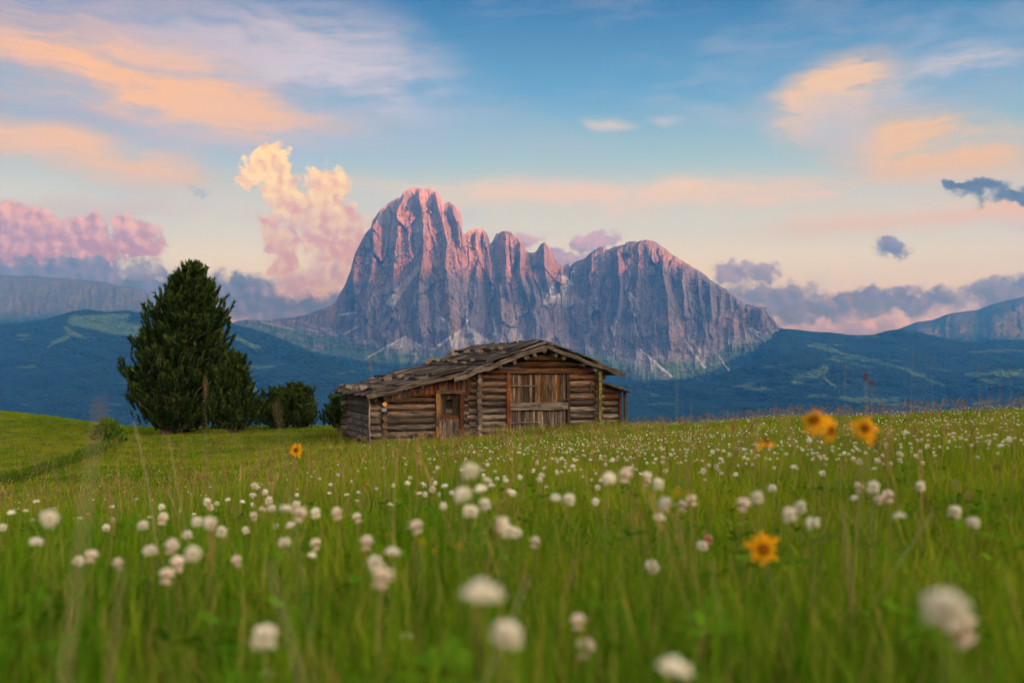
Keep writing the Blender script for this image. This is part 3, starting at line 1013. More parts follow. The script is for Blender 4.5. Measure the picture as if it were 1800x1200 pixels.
while z < z_eave + 0.02:
    w = min(1.0, max(0.0, (z - 1.2) / 1.6))
    log_deep(tM0 + 0.11, -0.10 - RND.uniform(0.12, 0.22), DEPTH, z, H, 0.2, w * 0.6)
    log_deep(tM1 - 0.11, -0.10 - RND.uniform(0.12, 0.22), DEPTH, z, H, 0.2, w * 0.6)
    log_row(tM0 - 0.2, tM1 + 0.2, z - H / 2, DEPTH - 0.1, H, 0.2, 0.2)
    z += H
z = z_eave
while z < zap - 0.3:
    half = (zap - 0.16 - z) / SL
    log_row(xr - half, xr + half, z + 0.1, DEPTH - 0.1, H, 0.2, 0.3)
    z += H

# added dark sheets behind the logs, standing in for the shade in the chinks
for (nm, xx, yy, L_, h_, rz) in (("dark_chink_sheet", tM0, 0.09, tM1 - tM0, z_eave, 0), ("dark_chink_sheet", tAL + 0.1, 0.10, tM0 - tAL - 0.1, 1.2, 0)):
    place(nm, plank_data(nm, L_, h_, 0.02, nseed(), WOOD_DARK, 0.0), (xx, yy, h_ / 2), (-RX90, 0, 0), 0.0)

# --- annex on the left
z = -0.12 + H / 2
DEPA = 4.9
while True:
    if z > zannex(tD0a) - 0.12: break
    warm = min(1.0, max(0.0, (z - 0.75) / 1.0)) + RND.uniform(-0.1, 0.1)
    xl = tAL + 0.02
    lim = x_an0 - (hut_z(797, 662, -0.5) - 0.14 - z - H / 2) / SLA
    xl = max(xl, lim)
    if xl < tI - 0.2:
        log_row(xl, tI - 0.10, z - 0.01, 0.02, H, 0.18, warm * 0.5)
    log_row(max(tI + 0.02 - RND.uniform(0.05, 0.12), xl), tA1 - 0.02, z, 0, H, 0.2, warm)
    if z < hut_z(820, 672):
        log_row(tD1a + 0.13, tM0 - 0.24, z, 0.02, H, 0.2, warm * 0.8)
    z += H
z = -0.12 + H
while z < zannex(tAL) + 0.02:
    log_deep(tI + 0.0, -0.10 - RND.uniform(0.1, 0.2), 0.9, z - 0.02, H * 0.96, 0.2, 0.5)
    log_deep(tAL + 0.09, 0.16, DEPA + RND.uniform(0, 0.2), z - 0.05, H, 0.2, 0.1)
    log_row(tAL - RND.uniform(0.1, 0.25), tM0, z - H / 2, DEPA - 0.12, H, 0.2, 0.1)
    z += H
# boards closing the gap under the annex roof
x = tAL + 0.5
while x < tM0 - 0.28:
    z0 = (hut_z(790, 690) - 0.02) if x > tA1 - 0.12 else (zannex(x) - 0.34)
    z1 = zannex(x) - 0.05
    if x > tA1 - 0.9 and x < tA1: z0 = min(z0, hut_z(745, 693))
    w = RND.uniform(0.14, 0.2)
    place("gable_board", plank_data("gable_board", z1 - z0, w - 0.015, 0.03, nseed(), WOOD_RED if RND.random() < 0.7 else WOOD), (x + w / 2, -0.12 - RND.uniform(0, 0.01), z0), (0, -RX90, RX90), RND.uniform(0.2, 0.8))
    x += w
# upright board nailed to the corner
zc = zannex(tAL) - 0.1
place("corner_post", beam_data("corner_post", zc + 0.15, 0.14, 0.06, nseed(), 0.006, WOOD), (tAL - 0.03, -0.12, -0.15), (0, -RX90, RX90), 0.0)

# --- small door of the annex
sd = link("small_door", None, hut, (tD0a, 0.0, -0.1))
zt = hut_z(790, 693) + 0.1
wD = tD1a - tD0a


def upright(name, x, z0, z1, w, t, y, mat, warm, parent, seg=3):
    o = link(name, plank_data(name, z1 - z0, w, t, nseed(), mat, 0.008, seg), parent, (x, y, z0), (0, -RX90, RX90))
    o["warm"] = float(warm)
    return o


for nm, xx, mt, wr in (("door_post", -0.1, WOOD_GOLD, 0.8), ("door_post", wD + 0.07, WOOD_RED, 0.9)):
    upright(nm, xx, -0.1, zt + 0.04, 0.15, 0.09, -0.13, mt, wr, sd)
o = link("plank", plank_data("plank", wD + 0.34, 0.14, 0.09, nseed(), WOOD_DARK), sd, (-0.17, -0.13, zt + 0.09), (-RX90, 0, 0)); o["warm"] = 0.6
n = 6
for i in range(n):
    x = wD * (i + 0.5) / n
    split = zt * 0.50
    upright("plank", x, 0, split, wD / n - 0.012, 0.03, -0.02 + RND.uniform(-0.006, 0.006), WOOD, 0.05, sd)
    if i in (0, 1, 4, 5):
        upright("plank", x, split + 0.012, zt, wD / n - 0.012, 0.03, 0.02 + RND.uniform(-0.006, 0.006), WOOD_DARK, 0.4, sd)
    else:
        upright("plank", x, split + 0.012, zt * 0.62, wD / n - 0.012, 0.03, 0.02, WOOD_DARK, 0.4, sd)
        upright("plank", x, zt * 0.9, zt, wD / n - 0.012, 0.03, 0.02, WOOD_DARK, 0.4, sd)
for zz, mt in ((zt * 0.55, WOOD_RED), (0.12, WOOD)):
    o = link("cross_board", plank_data("cross_board", wD, 0.16, 0.03, nseed(), mt), sd, (0, -0.06, zz), (-RX90, 0, 0)); o["warm"] = 0.2
o = link("dark_interior_sheet", plank_data("dark_interior_sheet", wD, zt, 0.02, nseed(), WOOD_DARK), sd, (0, 0.3, zt / 2), (-RX90, 0, 0)); o["warm"] = 0.0  # dark sheet standing in for the unlit inside behind the half-door
upright("stump_post", -0.33, -0.06, 0.38, 0.2, 0.16, -0.16, WOOD, 0.75, sd)

# --- wide barn door
bd = link("barn_door", None, hut, (tD0, 0.0, 0.0))
wB = tD1 - tD0
zt = z_lintel
zm0, zm1 = hut_z(940, 721), hut_z(940, 707)
upright("door_post", -0.045, -0.2, zt + 0.02, 0.15, 0.14, -0.07, WOOD_RED, 0.75, bd, 5)
upright("door_post", wB + 0.05, -0.2, zt, 0.12, 0.14, -0.04, WOOD_DARK, 0.6, bd, 5)
o = link("lintel_beam", beam_data("lintel_beam", wB + 0.3, 0.07, 0.1, nseed(), 0.006), bd, (-0.12, -0.09, zt + 0.02)); o["warm"] = 0.5
n = 20
for i in range(n):
    x = 0.03 + (wB - 0.06) * (i + 0.5) / n
    w = (wB - 0.06) / n
    gold = i in (0, 10, 12, 16)
    upright("plank", x, zm1 + 0.0, zt - RND.uniform(0.0, 0.04), w - RND.uniform(0.008, 0.022), 0.03, RND.uniform(-0.02, 0.01), WOOD_GOLD if gold else (WOOD if i % 2 else WOOD_DARK), 0.65 if gold else RND.uniform(0.3, 0.8), bd)
    upright("plank", x, -0.15, zm0 - 0.0, w - RND.uniform(0.008, 0.022), 0.03, RND.uniform(-0.02, 0.01), WOOD if RND.random() < 0.7 else WOOD_DARK, RND.uniform(-0.1, 0.25), bd)
o = link("cross_beam", beam_data("cross_beam", wB + 0.06, zm1 - zm0, 0.1, nseed(), 0.008, WOOD_ROOF), bd, (-0.03, -0.11, (zm0 + zm1) / 2)); o["warm"] = 0.1
for (a, b, pyy, hh) in ((0.0, 0.52, 678, 0.045), (0.0, 0.53, 742, 0.05), (0.92, 1.25, 702, 0.05)):
    o = link("rail", beam_data("rail", wB * (b - a), hh, 0.05, nseed(), 0.004), bd, (wB * a, -0.09 if a == 0 else -0.16, hut_z(940, pyy))); o["warm"] = 0.1
o = link("dark_interior_sheet", plank_data("dark_interior_sheet", wB + 0.1, zt, 0.02, nseed(), WOOD_DARK), bd, (-0.05, 0.3, zt / 2), (-RX90, 0, 0)); o["warm"] = 0.0  # same dark stand-in for the unlit inside, behind the barn door planks
# short upright cleat on the logs to the right of the door
upright("cleat", hut_x(1036), hut_z(1036, 690), hut_z(1036, 668), 0.05, 0.03, -0.12, WOOD, 0.2, hut)

# --- lean-to on the right
z = 0.15 + H / 2
def zlean(x):
    return hut_z(1058, 671, 0) - 0.30 * (x - tM1)
while z < zlean(tM1 + 0.5) - 0.1:
    log_row(tM1 + 0.1, tR - 0.05, z, 0.35, H, 0.2, min(1.0, max(0.05, (z - 0.95) / 0.5)))
    log_deep(tR - 0.05, 0.35, 3.8, z + H / 2 - 0.1, H, 0.18, 0.2)
    z += H
for xx, w in ((tR - 0.12, 0.09), (tR + 0.09, 0.1)):
    upright("lean_to_post", xx, 0.0, zlean(xx) - 0.04, w, 0.1, 0.2, WOOD_DARK if w == 0.1 else WOOD_RED, 0.5, hut)
MOSS, _N, _o = material("lichen_wood")
_tc = _N.n("ShaderNodeTexCoord").outputs["Object"]
_nn = _N.noise(_tc, 9, 4, 0.6)
principled(_N, _o, _N.mix(_N.step(_nn, 0.35, 0.65), (0.035, 0.03, 0.012), (0.16, 0.15, 0.03)), 0.9, 0.1, bump(_N, _nn, 0.8, 0.02))
upright("mossy_pole", hut_x(1053, -0.3), hut_z(1053, 742, -0.3), hut_z(1053, 652, -0.3), 0.12, 0.12, -0.34, MOSS, 0.2, hut, 5)

# --- roof timbers
for (px, py) in ((905, 630), (925, 626), (940, 619), (957, 616), (977, 623), (992, 631), (1027, 643), (1047, 650), (880, 638), (858, 645)):
    xx = hut_x(px, -0.45)
    r = RND.uniform(0.16, 0.22)
    place("purlin", beam_data("purlin", DEPTH + 1.0, r, r, nseed(), 0.006, WOOD, 5, 0.42), (xx, -0.42 - RND.uniform(0, 0.08), zroof(xx) - 0.17), (0, 0, RX90), 0.1)
for frac in (0.1, 0.45, 0.8):
    xx = tAL + 0.1 + (tM0 - tAL) * frac
    place("purlin", beam_data("purlin", DEPA + 1.0, 0.16, 0.16, nseed(), 0.006, WOOD, 5, 0.42), (xx, -0.3, zannex(xx) - 0.11), (0, 0, RX90), 0.1)

R_BACK = 8.9      # how far back the roof runs
A_BACK = 7.4


def sloped(name, mesh_fn, xa, xb, za, zb, y, warm, lift, jit=0.0, mat=None):
    """a board from the lower edge (xa, za) up to (xb, zb), across the slope at depth y"""
    L = math.hypot(xb - xa, zb - za)
    ang = math.atan2(zb - za, abs(xb - xa))
    flip = xb < xa
    o = place(name, mesh_fn(L), (xa, y, za + lift), (0, -ang, math.pi + jit if flip else jit), warm)
    return o


def roof_side(x_low, x_high, zf, y0, y1, courses, bw, warm0):
    n = int(round((y1 - y0) / bw))
    sgn = 1 if x_high > x_low else -1
    for c in range(courses):
        a = x_low + (x_high - x_low) * c / courses
        b = x_low + (x_high - x_low) * min(1.0, (c + 1.22) / courses)
        if c == 0: a -= sgn * 0.0
        for i in range(n):
            y = y0 + (i + 0.5) * (y1 - y0) / n
            aa = a - sgn * RND.uniform(0.0, 0.14)
            mesh = lambda L: plank_data("roof_board", L, bw * 0.97, RND.uniform(0.03, 0.055), nseed(), WOOD_ROOF, 0.05, 2)
            sloped("roof_board", mesh, aa, b, zf(aa), zf(b), y, RND.uniform(-0.25, 0.12), 0.06 + c * 0.06 + RND.uniform(0, 0.06) + (0.035 if i % 2 else 0), RND.uniform(-0.035, 0.035))


main_low_l = hut_x(800, -0.55) - 0.02
main_low_r = hut_x(1097, -0.55)
an_low = hut_x(645, -0.5)
# solid underlay so that no light shows through
for (xa, xb, zf, y1) in ((main_low_l + 0.05, xr, zroof, R_BACK - 0.1), (main_low_r - 0.05, xr, zroof, R_BACK - 0.1)):
    L = math.hypot(xb - xa, zf(xb) - zf(xa)); ang = math.atan2(zf(xb) - zf(xa), abs(xb - xa))
    place("roof_deck", plank_data("roof_deck", L, y1 + 0.55, 0.05, nseed(), WOOD_DARK, 0.0), (xa, (y1 - 0.55) / 2, zf(xa) - 0.02), (0, -ang, math.pi if xb < xa else 0), 0.2)
L = math.hypot(x_an0 + 0.5 - an_low, SLA * (x_an0 + 0.5 - an_low))
place("roof_deck", plank_data("roof_deck", L, A_BACK + 0.35, 0.04, nseed(), WOOD_DARK, 0.0), (an_low + 0.05, (A_BACK - 0.45) / 2, zannex(an_low + 0.05) - 0.02), (0, -math.atan(SLA), 0), 0.2)

roof_side(main_low_l, xr - 0.03, zroof, -0.58, R_BACK, 3, 0.36, 0.2)
roof_side(main_low_r, xr + 0.03, zroof, -0.58, R_BACK, 3, 0.42, 0.2)
roof_side(an_low, x_an0 + 0.55, zannex, -0.5, A_BACK, 3, 0.36, 0.1)
# ridge planks
place("ridge_board", plank_data("ridge_board", R_BACK + 0.7, 0.42, 0.04, nseed(), WOOD_ROOF, 0.02, 8), (xr - 0.19, -0.62, zap + 0.07), (-math.atan(SL), 0, RX90), 0.0)
place("ridge_board", plank_data("ridge_board", R_BACK + 0.7, 0.30, 0.04, nseed(), WOOD_ROOF, 0.02, 8), (xr + 0.13, -0.62, zap + 0.09), (math.atan(SL), 0, RX90), 0.0)
# barge boards on the gable edge
sloped("barge_board", lambda L: plank_data("barge_board", L, 0.045, 0.17, nseed(), WOOD, 0.02, 8), main_low_l - 0.03, xr, zroof(main_low_l - 0.03), zap, -0.61, -0.1, -0.02)
sloped("barge_board", lambda L: plank_data("barge_board", L, 0.045, 0.14, nseed(), WOOD_DARK, 0.02, 8), main_low_r + 0.02, xr, zroof(main_low_r + 0.02), zap, -0.61, 0.1, -0.02)
sloped("barge_board", lambda L: plank_data("barge_board", L, 0.04, 0.15, nseed(), WOOD, 0.02, 8), an_low, x_an0 + 0.4, zannex(an_low), zannex(x_an0 + 0.4), -0.53, 0.05, 0.0)
# lean-to roof
for i in range(9):
    y = 0.0 + i * 0.42
    xa = hut_x(1110, 0) + RND.uniform(-0.08, 0.05)
    for k in range(2):
        sloped("roof_board", lambda L: plank_data("roof_board", L, 0.38, 0.035, nseed(), WOOD_ROOF, 0.03, 2), xa - k * 0.35, tM1 + 0.02, zlean(xa - k * 0.35), zlean(tM1 + 0.02), y, 0.0 if k else 0.35, 0.0 + k * 0.05, RND.uniform(-0.03, 0.03))
# poles lying along the slope edges that keep the boards down
weight = []
for (frac, low, high, zf, y0, y1) in ((0.06, main_low_l, xr, zroof, -0.2, 8.6), (0.36, main_low_l, xr, zroof, -0.5, 8.4), (0.70, main_low_l, xr, zroof, -0.3, 8.6),
                                      (0.12, an_low, x_an0, zannex, -0.2, 7.1), (0.58, an_low, x_an0, zannex, -0.3, 7.0)):
    xx = low + (high - low) * frac
    zz = zf(xx) + 0.06 + 0.045 + 0.10 + frac * 0.10
    place("weight_pole", beam_data("weight_pole", y1 - y0, 0.10, 0.12, nseed(), 0.012, WOOD_DARK, 6, 0.4), (xx, y0, zz), (0, RND.uniform(-0.003, 0.003), RX90 + RND.uniform(-0.01, 0.01)), 0.2)

# --- stones that hold the roof down: each lies loose on the boards
STONE, _N, _o = material("roof_stone")
_tc = _N.n("ShaderNodeTexCoord").outputs["Object"]
_rn = _N.n("ShaderNodeObjectInfo").outputs["Random"]
_nn = _N.noise(_tc, 7, 5, 0.65)
_c = _N.mix(_N.step(_nn, 0.3, 0.7), (0.08, 0.068, 0.06), (0.25, 0.21, 0.18))
_c = _N.vm("SCALE", _c, scale=_N.m("ADD", 0.6, _N.m("MULTIPLY", _rn, 0.6)))
_c = _N.mix(_N.m("MULTIPLY", _N.step(_N.noise(_tc, 12, 3, 0.5), 0.58, 0.66), 0.6), _c, (0.30, 0.24, 0.12))
principled(_N, _o, _c, 0.95, 0.1, bump(_N, _nn, 0.7, 0.03))


def stone_data(seed):
    r = random.Random(seed)
    bm = bmesh.new()
    bmesh.ops.create_icosphere(bm, subdivisions=2, radius=0.5)
    pl = [(Vector((r.gauss(0, 1), r.gauss(0, 1), r.gauss(0, 1))).normalized(), r.uniform(0.20, 0.38)) for _ in range(12)]
    for v in bm.verts:
        for n_, d_ in pl:
            e = v.co.dot(n_) - d_
            if e > 0: v.co -= n_ * e
        v.co += Vector((r.uniform(-1, 1), r.uniform(-1, 1), r.uniform(-1, 1))) * 0.018
        v.co.z *= 0.75
    me = bpy.data.meshes.new("roof_stone"); bm.to_mesh(me); bm.free()
    me.materials.append(STONE)
    return me


stone_meshes = [stone_data(900 + i) for i in range(8)]


def local_to_world(x, y, z):
    return (H_X0 + HC * x - HS * y, H_Y0 + HS * x + HC * y, z + ZB)


ROWS = [
    ("upper", 0.66, main_low_l, xr, zroof, [0.2, 1.3, 1.75, 2.5, 3.3, 3.75, 4.3, 5.6, 6.2, 6.9, 7.6, 8.2], "row below the main ridge"),
    ("middle", 0.31, main_low_l, xr, zroof, [1.1, 1.6, 3.0, 3.5, 4.0, 5.1, 5.8, 6.6, 7.3, 8.0], "row halfway down the main roof"),
    ("annex high", 0.52, an_low, x_an0, zannex, [0.6, 1.5, 2.0, 2.9, 3.6, 4.2, 5.2, 6.0], "upper row on the annex roof"),
    ("annex low", 0.05, an_low, x_an0, zannex, [0.9, 1.7, 2.3, 2.9, 3.8, 4.7, 5.6], "row near the annex eave"),
]
si = 0
for (rn, fr, lo, hi, zf, ys, where) in ROWS:
    for k, y in enumerate(ys):
        s = RND.uniform(0.22, 0.48)
        xx = lo + (hi - lo) * fr + RND.uniform(-0.22, 0.22)
        wx_, wy_, wz_ = local_to_world(xx, y, zf(xx) + 0.19 + s * 0.25)
        o = link("roof_stone", stone_meshes[si % 8], None, (wx_, wy_, wz_), (RND.uniform(-.3, .3), RND.uniform(-.3, .3), RND.uniform(0, 6.28)), (s * RND.uniform(0.8, 1.3), s, s * RND.uniform(0.7, 1.0)))
        ordn = ["first", "second", "third", "fourth", "fifth", "sixth", "seventh", "eighth", "ninth", "tenth", "eleventh", "twelfth"]
        nm = ordn[k] if k < len(ys) - 1 else "last"
        tag(o, f"{nm} stone back from the gable edge in the {where}", "stone", "stones weighting the hut roof")
        si += 1
for (px_, lab) in ((1013, "flat stone lying alone on the right-hand slope of the hut roof, nearer the ridge"), (1031, "small stone lying alone on the right-hand slope of the hut roof, nearer the eave")):
    xx = hut_x(px_, 0.2)
    wx_, wy_, wz_ = local_to_world(xx, 0.2, zroof(xx) + 0.16)
    tag(link("roof_stone", stone_meshes[si % 8], None, (wx_, wy_, wz_), (0.1, 0.3, si), (0.4, 0.34, 0.2)), lab, "stone"); si += 1

# --- two small trail plates nailed to the log ends of the annex
def plate_mat(name, a, b):
    m, N, out = material(name)
    tc = N.n("ShaderNodeTexCoord").outputs["Object"]
    n_ = N.noise(tc, 30, 3, 0.6)
    principled(N, out, N.mix(N.step(n_, 0.4, 0.6), a, b), 0.5, 0.4)
    return m


def plate(name, px, py, w, h, mat, rotz, label):
    x = hut_x(px, -0.28)
    wx_, wy_, wz_ = local_to_world(x, -0.33, hut_z(px, py, -0.3))
    bm = bmesh.new(); bmesh.ops.create_cube(bm, size=1.0)
    for v in bm.verts: v.co = Vector((v.co.x * w, v.co.y * 0.02, v.co.z * h))
    if rotz: bmesh.ops.rotate(bm, verts=bm.verts, cent=(0, 0, 0), matrix=Matrix.Rotation(rotz, 3, "Y"))
    bmesh.ops.bevel(bm, geom=bm.edges[:], offset=0.004, segments=1)
    me = bpy.data.meshes.new(name); bm.to_mesh(me); bm.free(); me.materials.append(mat)
    tag(link(name, me, None, (wx_, wy_, wz_), (0, 0, TH_H)), label, "sign")


plate("trail_sign", 676, 710, 0.13, 0.13, plate_mat("yellow_plate", (0.55, 0.30, 0.05), (0.42, 0.20, 0.03)), math.pi / 4, "small yellow diamond plate on the log ends of the annex")
plate("trail_sign", 675, 720, 0.17, 0.12, plate_mat("grey_plate", (0.10, 0.13, 0.18), (0.18, 0.21, 0.25)), 0, "small blue-grey plate below the yellow diamond on the annex")
# ------------------------------------------------------------------ trees
def mat_needles(name, a, b, c2):
    m, N, out = material(name)
    tone = N.n("ShaderNodeAttribute", attribute_name="tone").outputs["Fac"]
    c = N.mix(tone, a, b)
    c = N.mix(N.step(tone, 0.82, 1.0), c, c2)
    d = N.n("ShaderNodeBsdfDiffuse"); N.link(c, d.inputs[0])
    tr = N.n("ShaderNodeBsdfTranslucent"); N.link(c, tr.inputs[0])
    mx = N.n("ShaderNodeMixShader"); mx.inputs[0].default_value = 0.25
    N.link(d.outputs[0], mx.inputs[1]); N.link(tr.outputs[0], mx.inputs[2]); N.link(mx.outputs[0], out.inputs[0])
    return m


NEEDLES = mat_needles("pine_needles", (0.012, 0.030, 0.009), (0.046, 0.080, 0.018), (0.09, 0.125, 0.03))
BARK, _N, _o = material("pine_bark")
_tc = _N.n("ShaderNodeTexCoord").outputs["Object"]
_nn = _N.noise(_N.mapping(_tc, scale=(6, 6, 1.5)), 3, 5, 0.6)
principled(_N, _o, _N.mix(_nn, (0.05, 0.035, 0.025), (0.20, 0.14, 0.11)), 0.95, 0.1, bump(_N, _nn, 0.8, 0.05))


def tube(pts, rads, n=6):
    """verts, faces of a tapered tube through points"""
    v, f = [], []
    for i, (p, r) in enumerate(zip(pts, rads)):
        a = pts[max(i - 1, 0)]; b = pts[min(i + 1, len(pts) - 1)]
        d = (Vector(b) - Vector(a)).normalized()
        u = d.orthogonal().normalized() if abs(d.z) < 0.95 else Vector((1, 0, 0))
        u = (u - d * u.dot(d)).normalized()
        w = d.cross(u)
        for k in range(n):
            t = 2 * math.pi * k / n
            v.append(tuple(Vector(p) + (u * math.cos(t) + w * math.sin(t)) * r))
    for i in range(len(pts) - 1):
        for k in range(n):
            a, b = i * n + k, i * n + (k + 1) % n
            f.append((a, b, b + n, a + n))
    v.append(tuple(pts[-1])); e = len(v) - 1; m0 = (len(pts) - 1) * n
    for k in range(n):
        f.append((m0 + k, m0 + (k + 1) % n, e))
    return v, f


def merge(parts):
    V, F = [], []
    for v, f in parts:
        o = len(V); V += v; F += [tuple(i + o for i in q) for q in f]
    return V, F


def plumes(P0, D0, S0, seed, nb=44):
    """needle plumes: many small blades round each short upturned shoot"""
    r = np.random.default_rng(seed)
    n = len(P0)
    t = r.random((n, nb)) ** 0.8
    rnd = r.normal(size=(n, nb, 3)); rnd /= np.linalg.norm(rnd, axis=2, keepdims=True)
    ax = D0[:, None, :]
    side = rnd - (rnd * ax).sum(2, keepdims=True) * ax
    side /= np.linalg.norm(side, axis=2, keepdims=True) + 1e-9
    base = P0[:, None, :] + ax * (t * S0[:, None])[..., None]
    dirn = ax * 0.75 + side * (0.9 - 0.45 * t)[..., None]
    dirn /= np.linalg.norm(dirn, axis=2, keepdims=True)
    ln = (0.36 * S0[:, None] * (0.7 + 0.6 * r.random((n, nb))))[..., None]
    w = np.cross(dirn, rnd); w /= np.linalg.norm(w, axis=2, keepdims=True) + 1e-9
    w *= (0.060 * S0[:, None])[..., None]
    tip = base + dirn * ln
    V = np.stack([base - w, base + w, tip], 2).reshape(-1, 3)
    Q = np.arange(len(V)).reshape(-1, 3)
    tone = np.repeat((0.25 + 0.45 * r.random(n))[:, None], nb, 1) + 0.35 * t + 0.15 * r.normal(size=(n, nb))
    return V, Q, np.repeat(tone.ravel(), 3)


def pine(px, Y, prof, nlimb, per, seed, label, cat="pine tree", name="pine_tree", ssize=0.5, group=None, trunk_px=None, lean=0.0):
    """prof: rows (py, left px, right px) of the crown in the photograph, top first"""
    r = random.Random(seed); rn = np.random.default_rng(seed)
    base = Vector(((px - 900) / F_PX * Y, Y, 0)); base.z = g1(base.x, base.y) - 0.05
    M = Y / F_PX
    p0, p1 = prof[0][0], prof[-1][0]
    shr = ssize * 0.30 / M * 1.0      # the shoots reach past the limb ends
    rows = [((645 - (py + shr * (p1 - py) / (p1 - p0))) * M - base.z, (px - l - 0.4 * shr) * M, (rr - px - 0.4 * shr) * M) for (py, l, rr) in prof]
    rows = [(a_, max(0.12, b_) if b_ > 0 else b_, c_) for a_, b_, c_ in rows]
    hs = np.array([q[0] for q in rows])[::-1]; ls = np.array([q[1] for q in rows])[::-1]; rs = np.array([q[2] for q in rows])[::-1]
    H_ = hs[-1]
    root = link(name, None, None, base)
    tag(root, label, cat, group)
    axis_x = lambda h: float(np.interp(h, hs, (rs - ls) / 2)) * (h / H_) ** 1.2 + lean * (1 - h / H_)
    nt = 9
    pts = [Vector((axis_x(H_ * i / (nt - 1)), 0.05 * math.sin(i), H_ * 0.97 * i / (nt - 1))) for i in range(nt)]
    tr = 0.028 * H_ + 0.03
    v, f = tube([tuple(p) for p in pts], [tr * (1 - 0.93 * i / (nt - 1)) * (1.35 if i == 0 else 1) for i in range(nt)], 9)
    link("trunk", new_mesh("trunk", v, f, BARK, True), root)
    limbs, PP, DD, SS = [], [], [], []
    for i in range(nlimb):
        q = (i + 0.5) / nlimb
        h = hs[0] + (H_ - hs[0]) * (q ** 0.85) * 1.0
        phi = i * 2.39996 + r.uniform(-0.4, 0.4)
        cx = (np.interp(h, hs, rs) - np.interp(h, hs, ls)) / 2; hw = (np.interp(h, hs, rs) + np.interp(h, hs, ls)) / 2
        R = hw * (r.uniform(0.70, 1.0) if h > 0.35 * H_ else r.uniform(0.75, 1.05)) - ssize * 0.12
        end = Vector((cx + R * math.cos(phi), R * math.sin(phi) * 0.95, min(h, H_ - 0.1)))
        h0 = max(0.15, h - 0.55 * hw * r.uniform(0.5, 1.0) - 0.1)
        st = Vector((axis_x(h0), 0, h0))
        mid = st.lerp(end, 0.55) + Vector((0, 0, -0.10 * R))
        n = 7
        cv = [st * (1 - t) ** 2 + mid * 2 * t * (1 - t) + end * t * t for t in [k / (n - 1) for k in range(n)]]
        limbs.append(tube([tuple(c) for c in cv], [0.05 * (1 - 0.8 * k / (n - 1)) * (0.4 + 0.6 * hw) for k in range(n)], 5))
        for k in range(int(per * 0.85)):
            t = 1 - (r.random() ** 1.5) * 0.72
            c = st * (1 - t) ** 2 + mid * 2 * t * (1 - t) + end * t * t
            sp = 0.08 + 0.20 * t * min(1.0, hw)
            c = c + Vector((r.gauss(0, sp), r.gauss(0, sp), r.gauss(0, sp * 0.55)))
            out = Vector((c.x - cx * 0.5, c.y, 0))
            if out.length > 1e-3: out.normalize()
            d = (out * r.uniform(0.05, 0.7) + Vector((0, 0, 1)) + Vector((r.gauss(0, .2), r.gauss(0, .2), 0))).normalized()
            PP.append(c); DD.append(d); SS.append(ssize * r.uniform(0.75, 1.45))
    for k in range(max(6, nlimb // 10)):   # leader
        h = H_ * (0.93 + 0.06 * r.random())
        PP.append(Vector((axis_x(h) + r.gauss(0, .14), r.gauss(0, .14), h - ssize * 0.3))); DD.append(Vector((r.gauss(0, .15), r.gauss(0, .15), 1)).normalized()); SS.append(ssize)
    v, f = merge(limbs)
    link("limbs", new_mesh("limbs", v, f, BARK, True), root)["kind"] = "stuff"
    V, Q, tone = plumes(np.array([tuple(p) for p in PP]), np.array([tuple(p) for p in DD]), np.array(SS), seed)
    me = quad_mesh("crown", V, Q, NEEDLES, False)
    fattr(me, "tone", tone)
    link("crown", me, root)
    return root


pine(322, 50, [(476, 331, 341), (485, 323, 348), (505, 308, 362), (520, 298, 374), (540, 281, 387), (560, 264, 396), (580, 256, 398), (600, 246, 402), (612, 236, 410), (625, 238, 404), (640, 236, 402), (652, 212, 400), (664, 224, 402), (676, 226, 404),
             (690, 214, 406), (704, 222, 404), (718, 236, 404), (732, 250, 400), (748, 272, 396)], 230, 19, 11,
     "tall dense dark-green stone pine standing left of the hut", lean=-0.75)
pine(408, 48, [(633, 410, 419), (645, 402, 424), (660, 392, 430), (675, 385, 436), (690, 380, 441), (705, 378, 446), (720, 376, 450), (735, 375, 453), (748, 376, 452)], 90, 15, 12,
     "shorter stone pine leaning against the right side of the tall pine", ssize=0.42)
pine(489, 52, [(690, 484, 497), (698, 472, 508), (710, 462, 514), (722, 457, 518), (735, 455, 520), (748, 458, 520)], 60, 13, 13,
     "low round pine between the tall pine and the hut, left half of the pair", ssize=0.4, group="two low pines left of the hut")
pine(526, 52.5, [(684, 520, 530), (692, 510, 538), (704, 504, 544), (718, 503, 550), (733, 504, 554), (748, 506, 556)], 60, 13, 14,
     "low round pine nearer the hut, right half of the low pair", ssize=0.4, group="two low pines left of the hut")
pine(597, 47, [(703, 594, 604), (712, 588, 610), (722, 582, 614), (734, 574, 616), (745, 570, 616)], 34, 12, 15,
     "small young pine just behind the left end of the annex", ssize=0.36)


# the dark leafy clump and the strip of rank grass running down to the left edge
LEAF, _N, _o = material("rank_leaves")
_t = _N.n("ShaderNodeAttribute", attribute_name="tone").outputs["Fac"]
_c = _N.mix(_t, (0.022, 0.05, 0.006), (0.075, 0.14, 0.012))
_d = _N.n("ShaderNodeBsdfDiffuse"); _N.link(_c, _d.inputs[0]); _N.link(_d.outputs[0], _o.inputs[0])


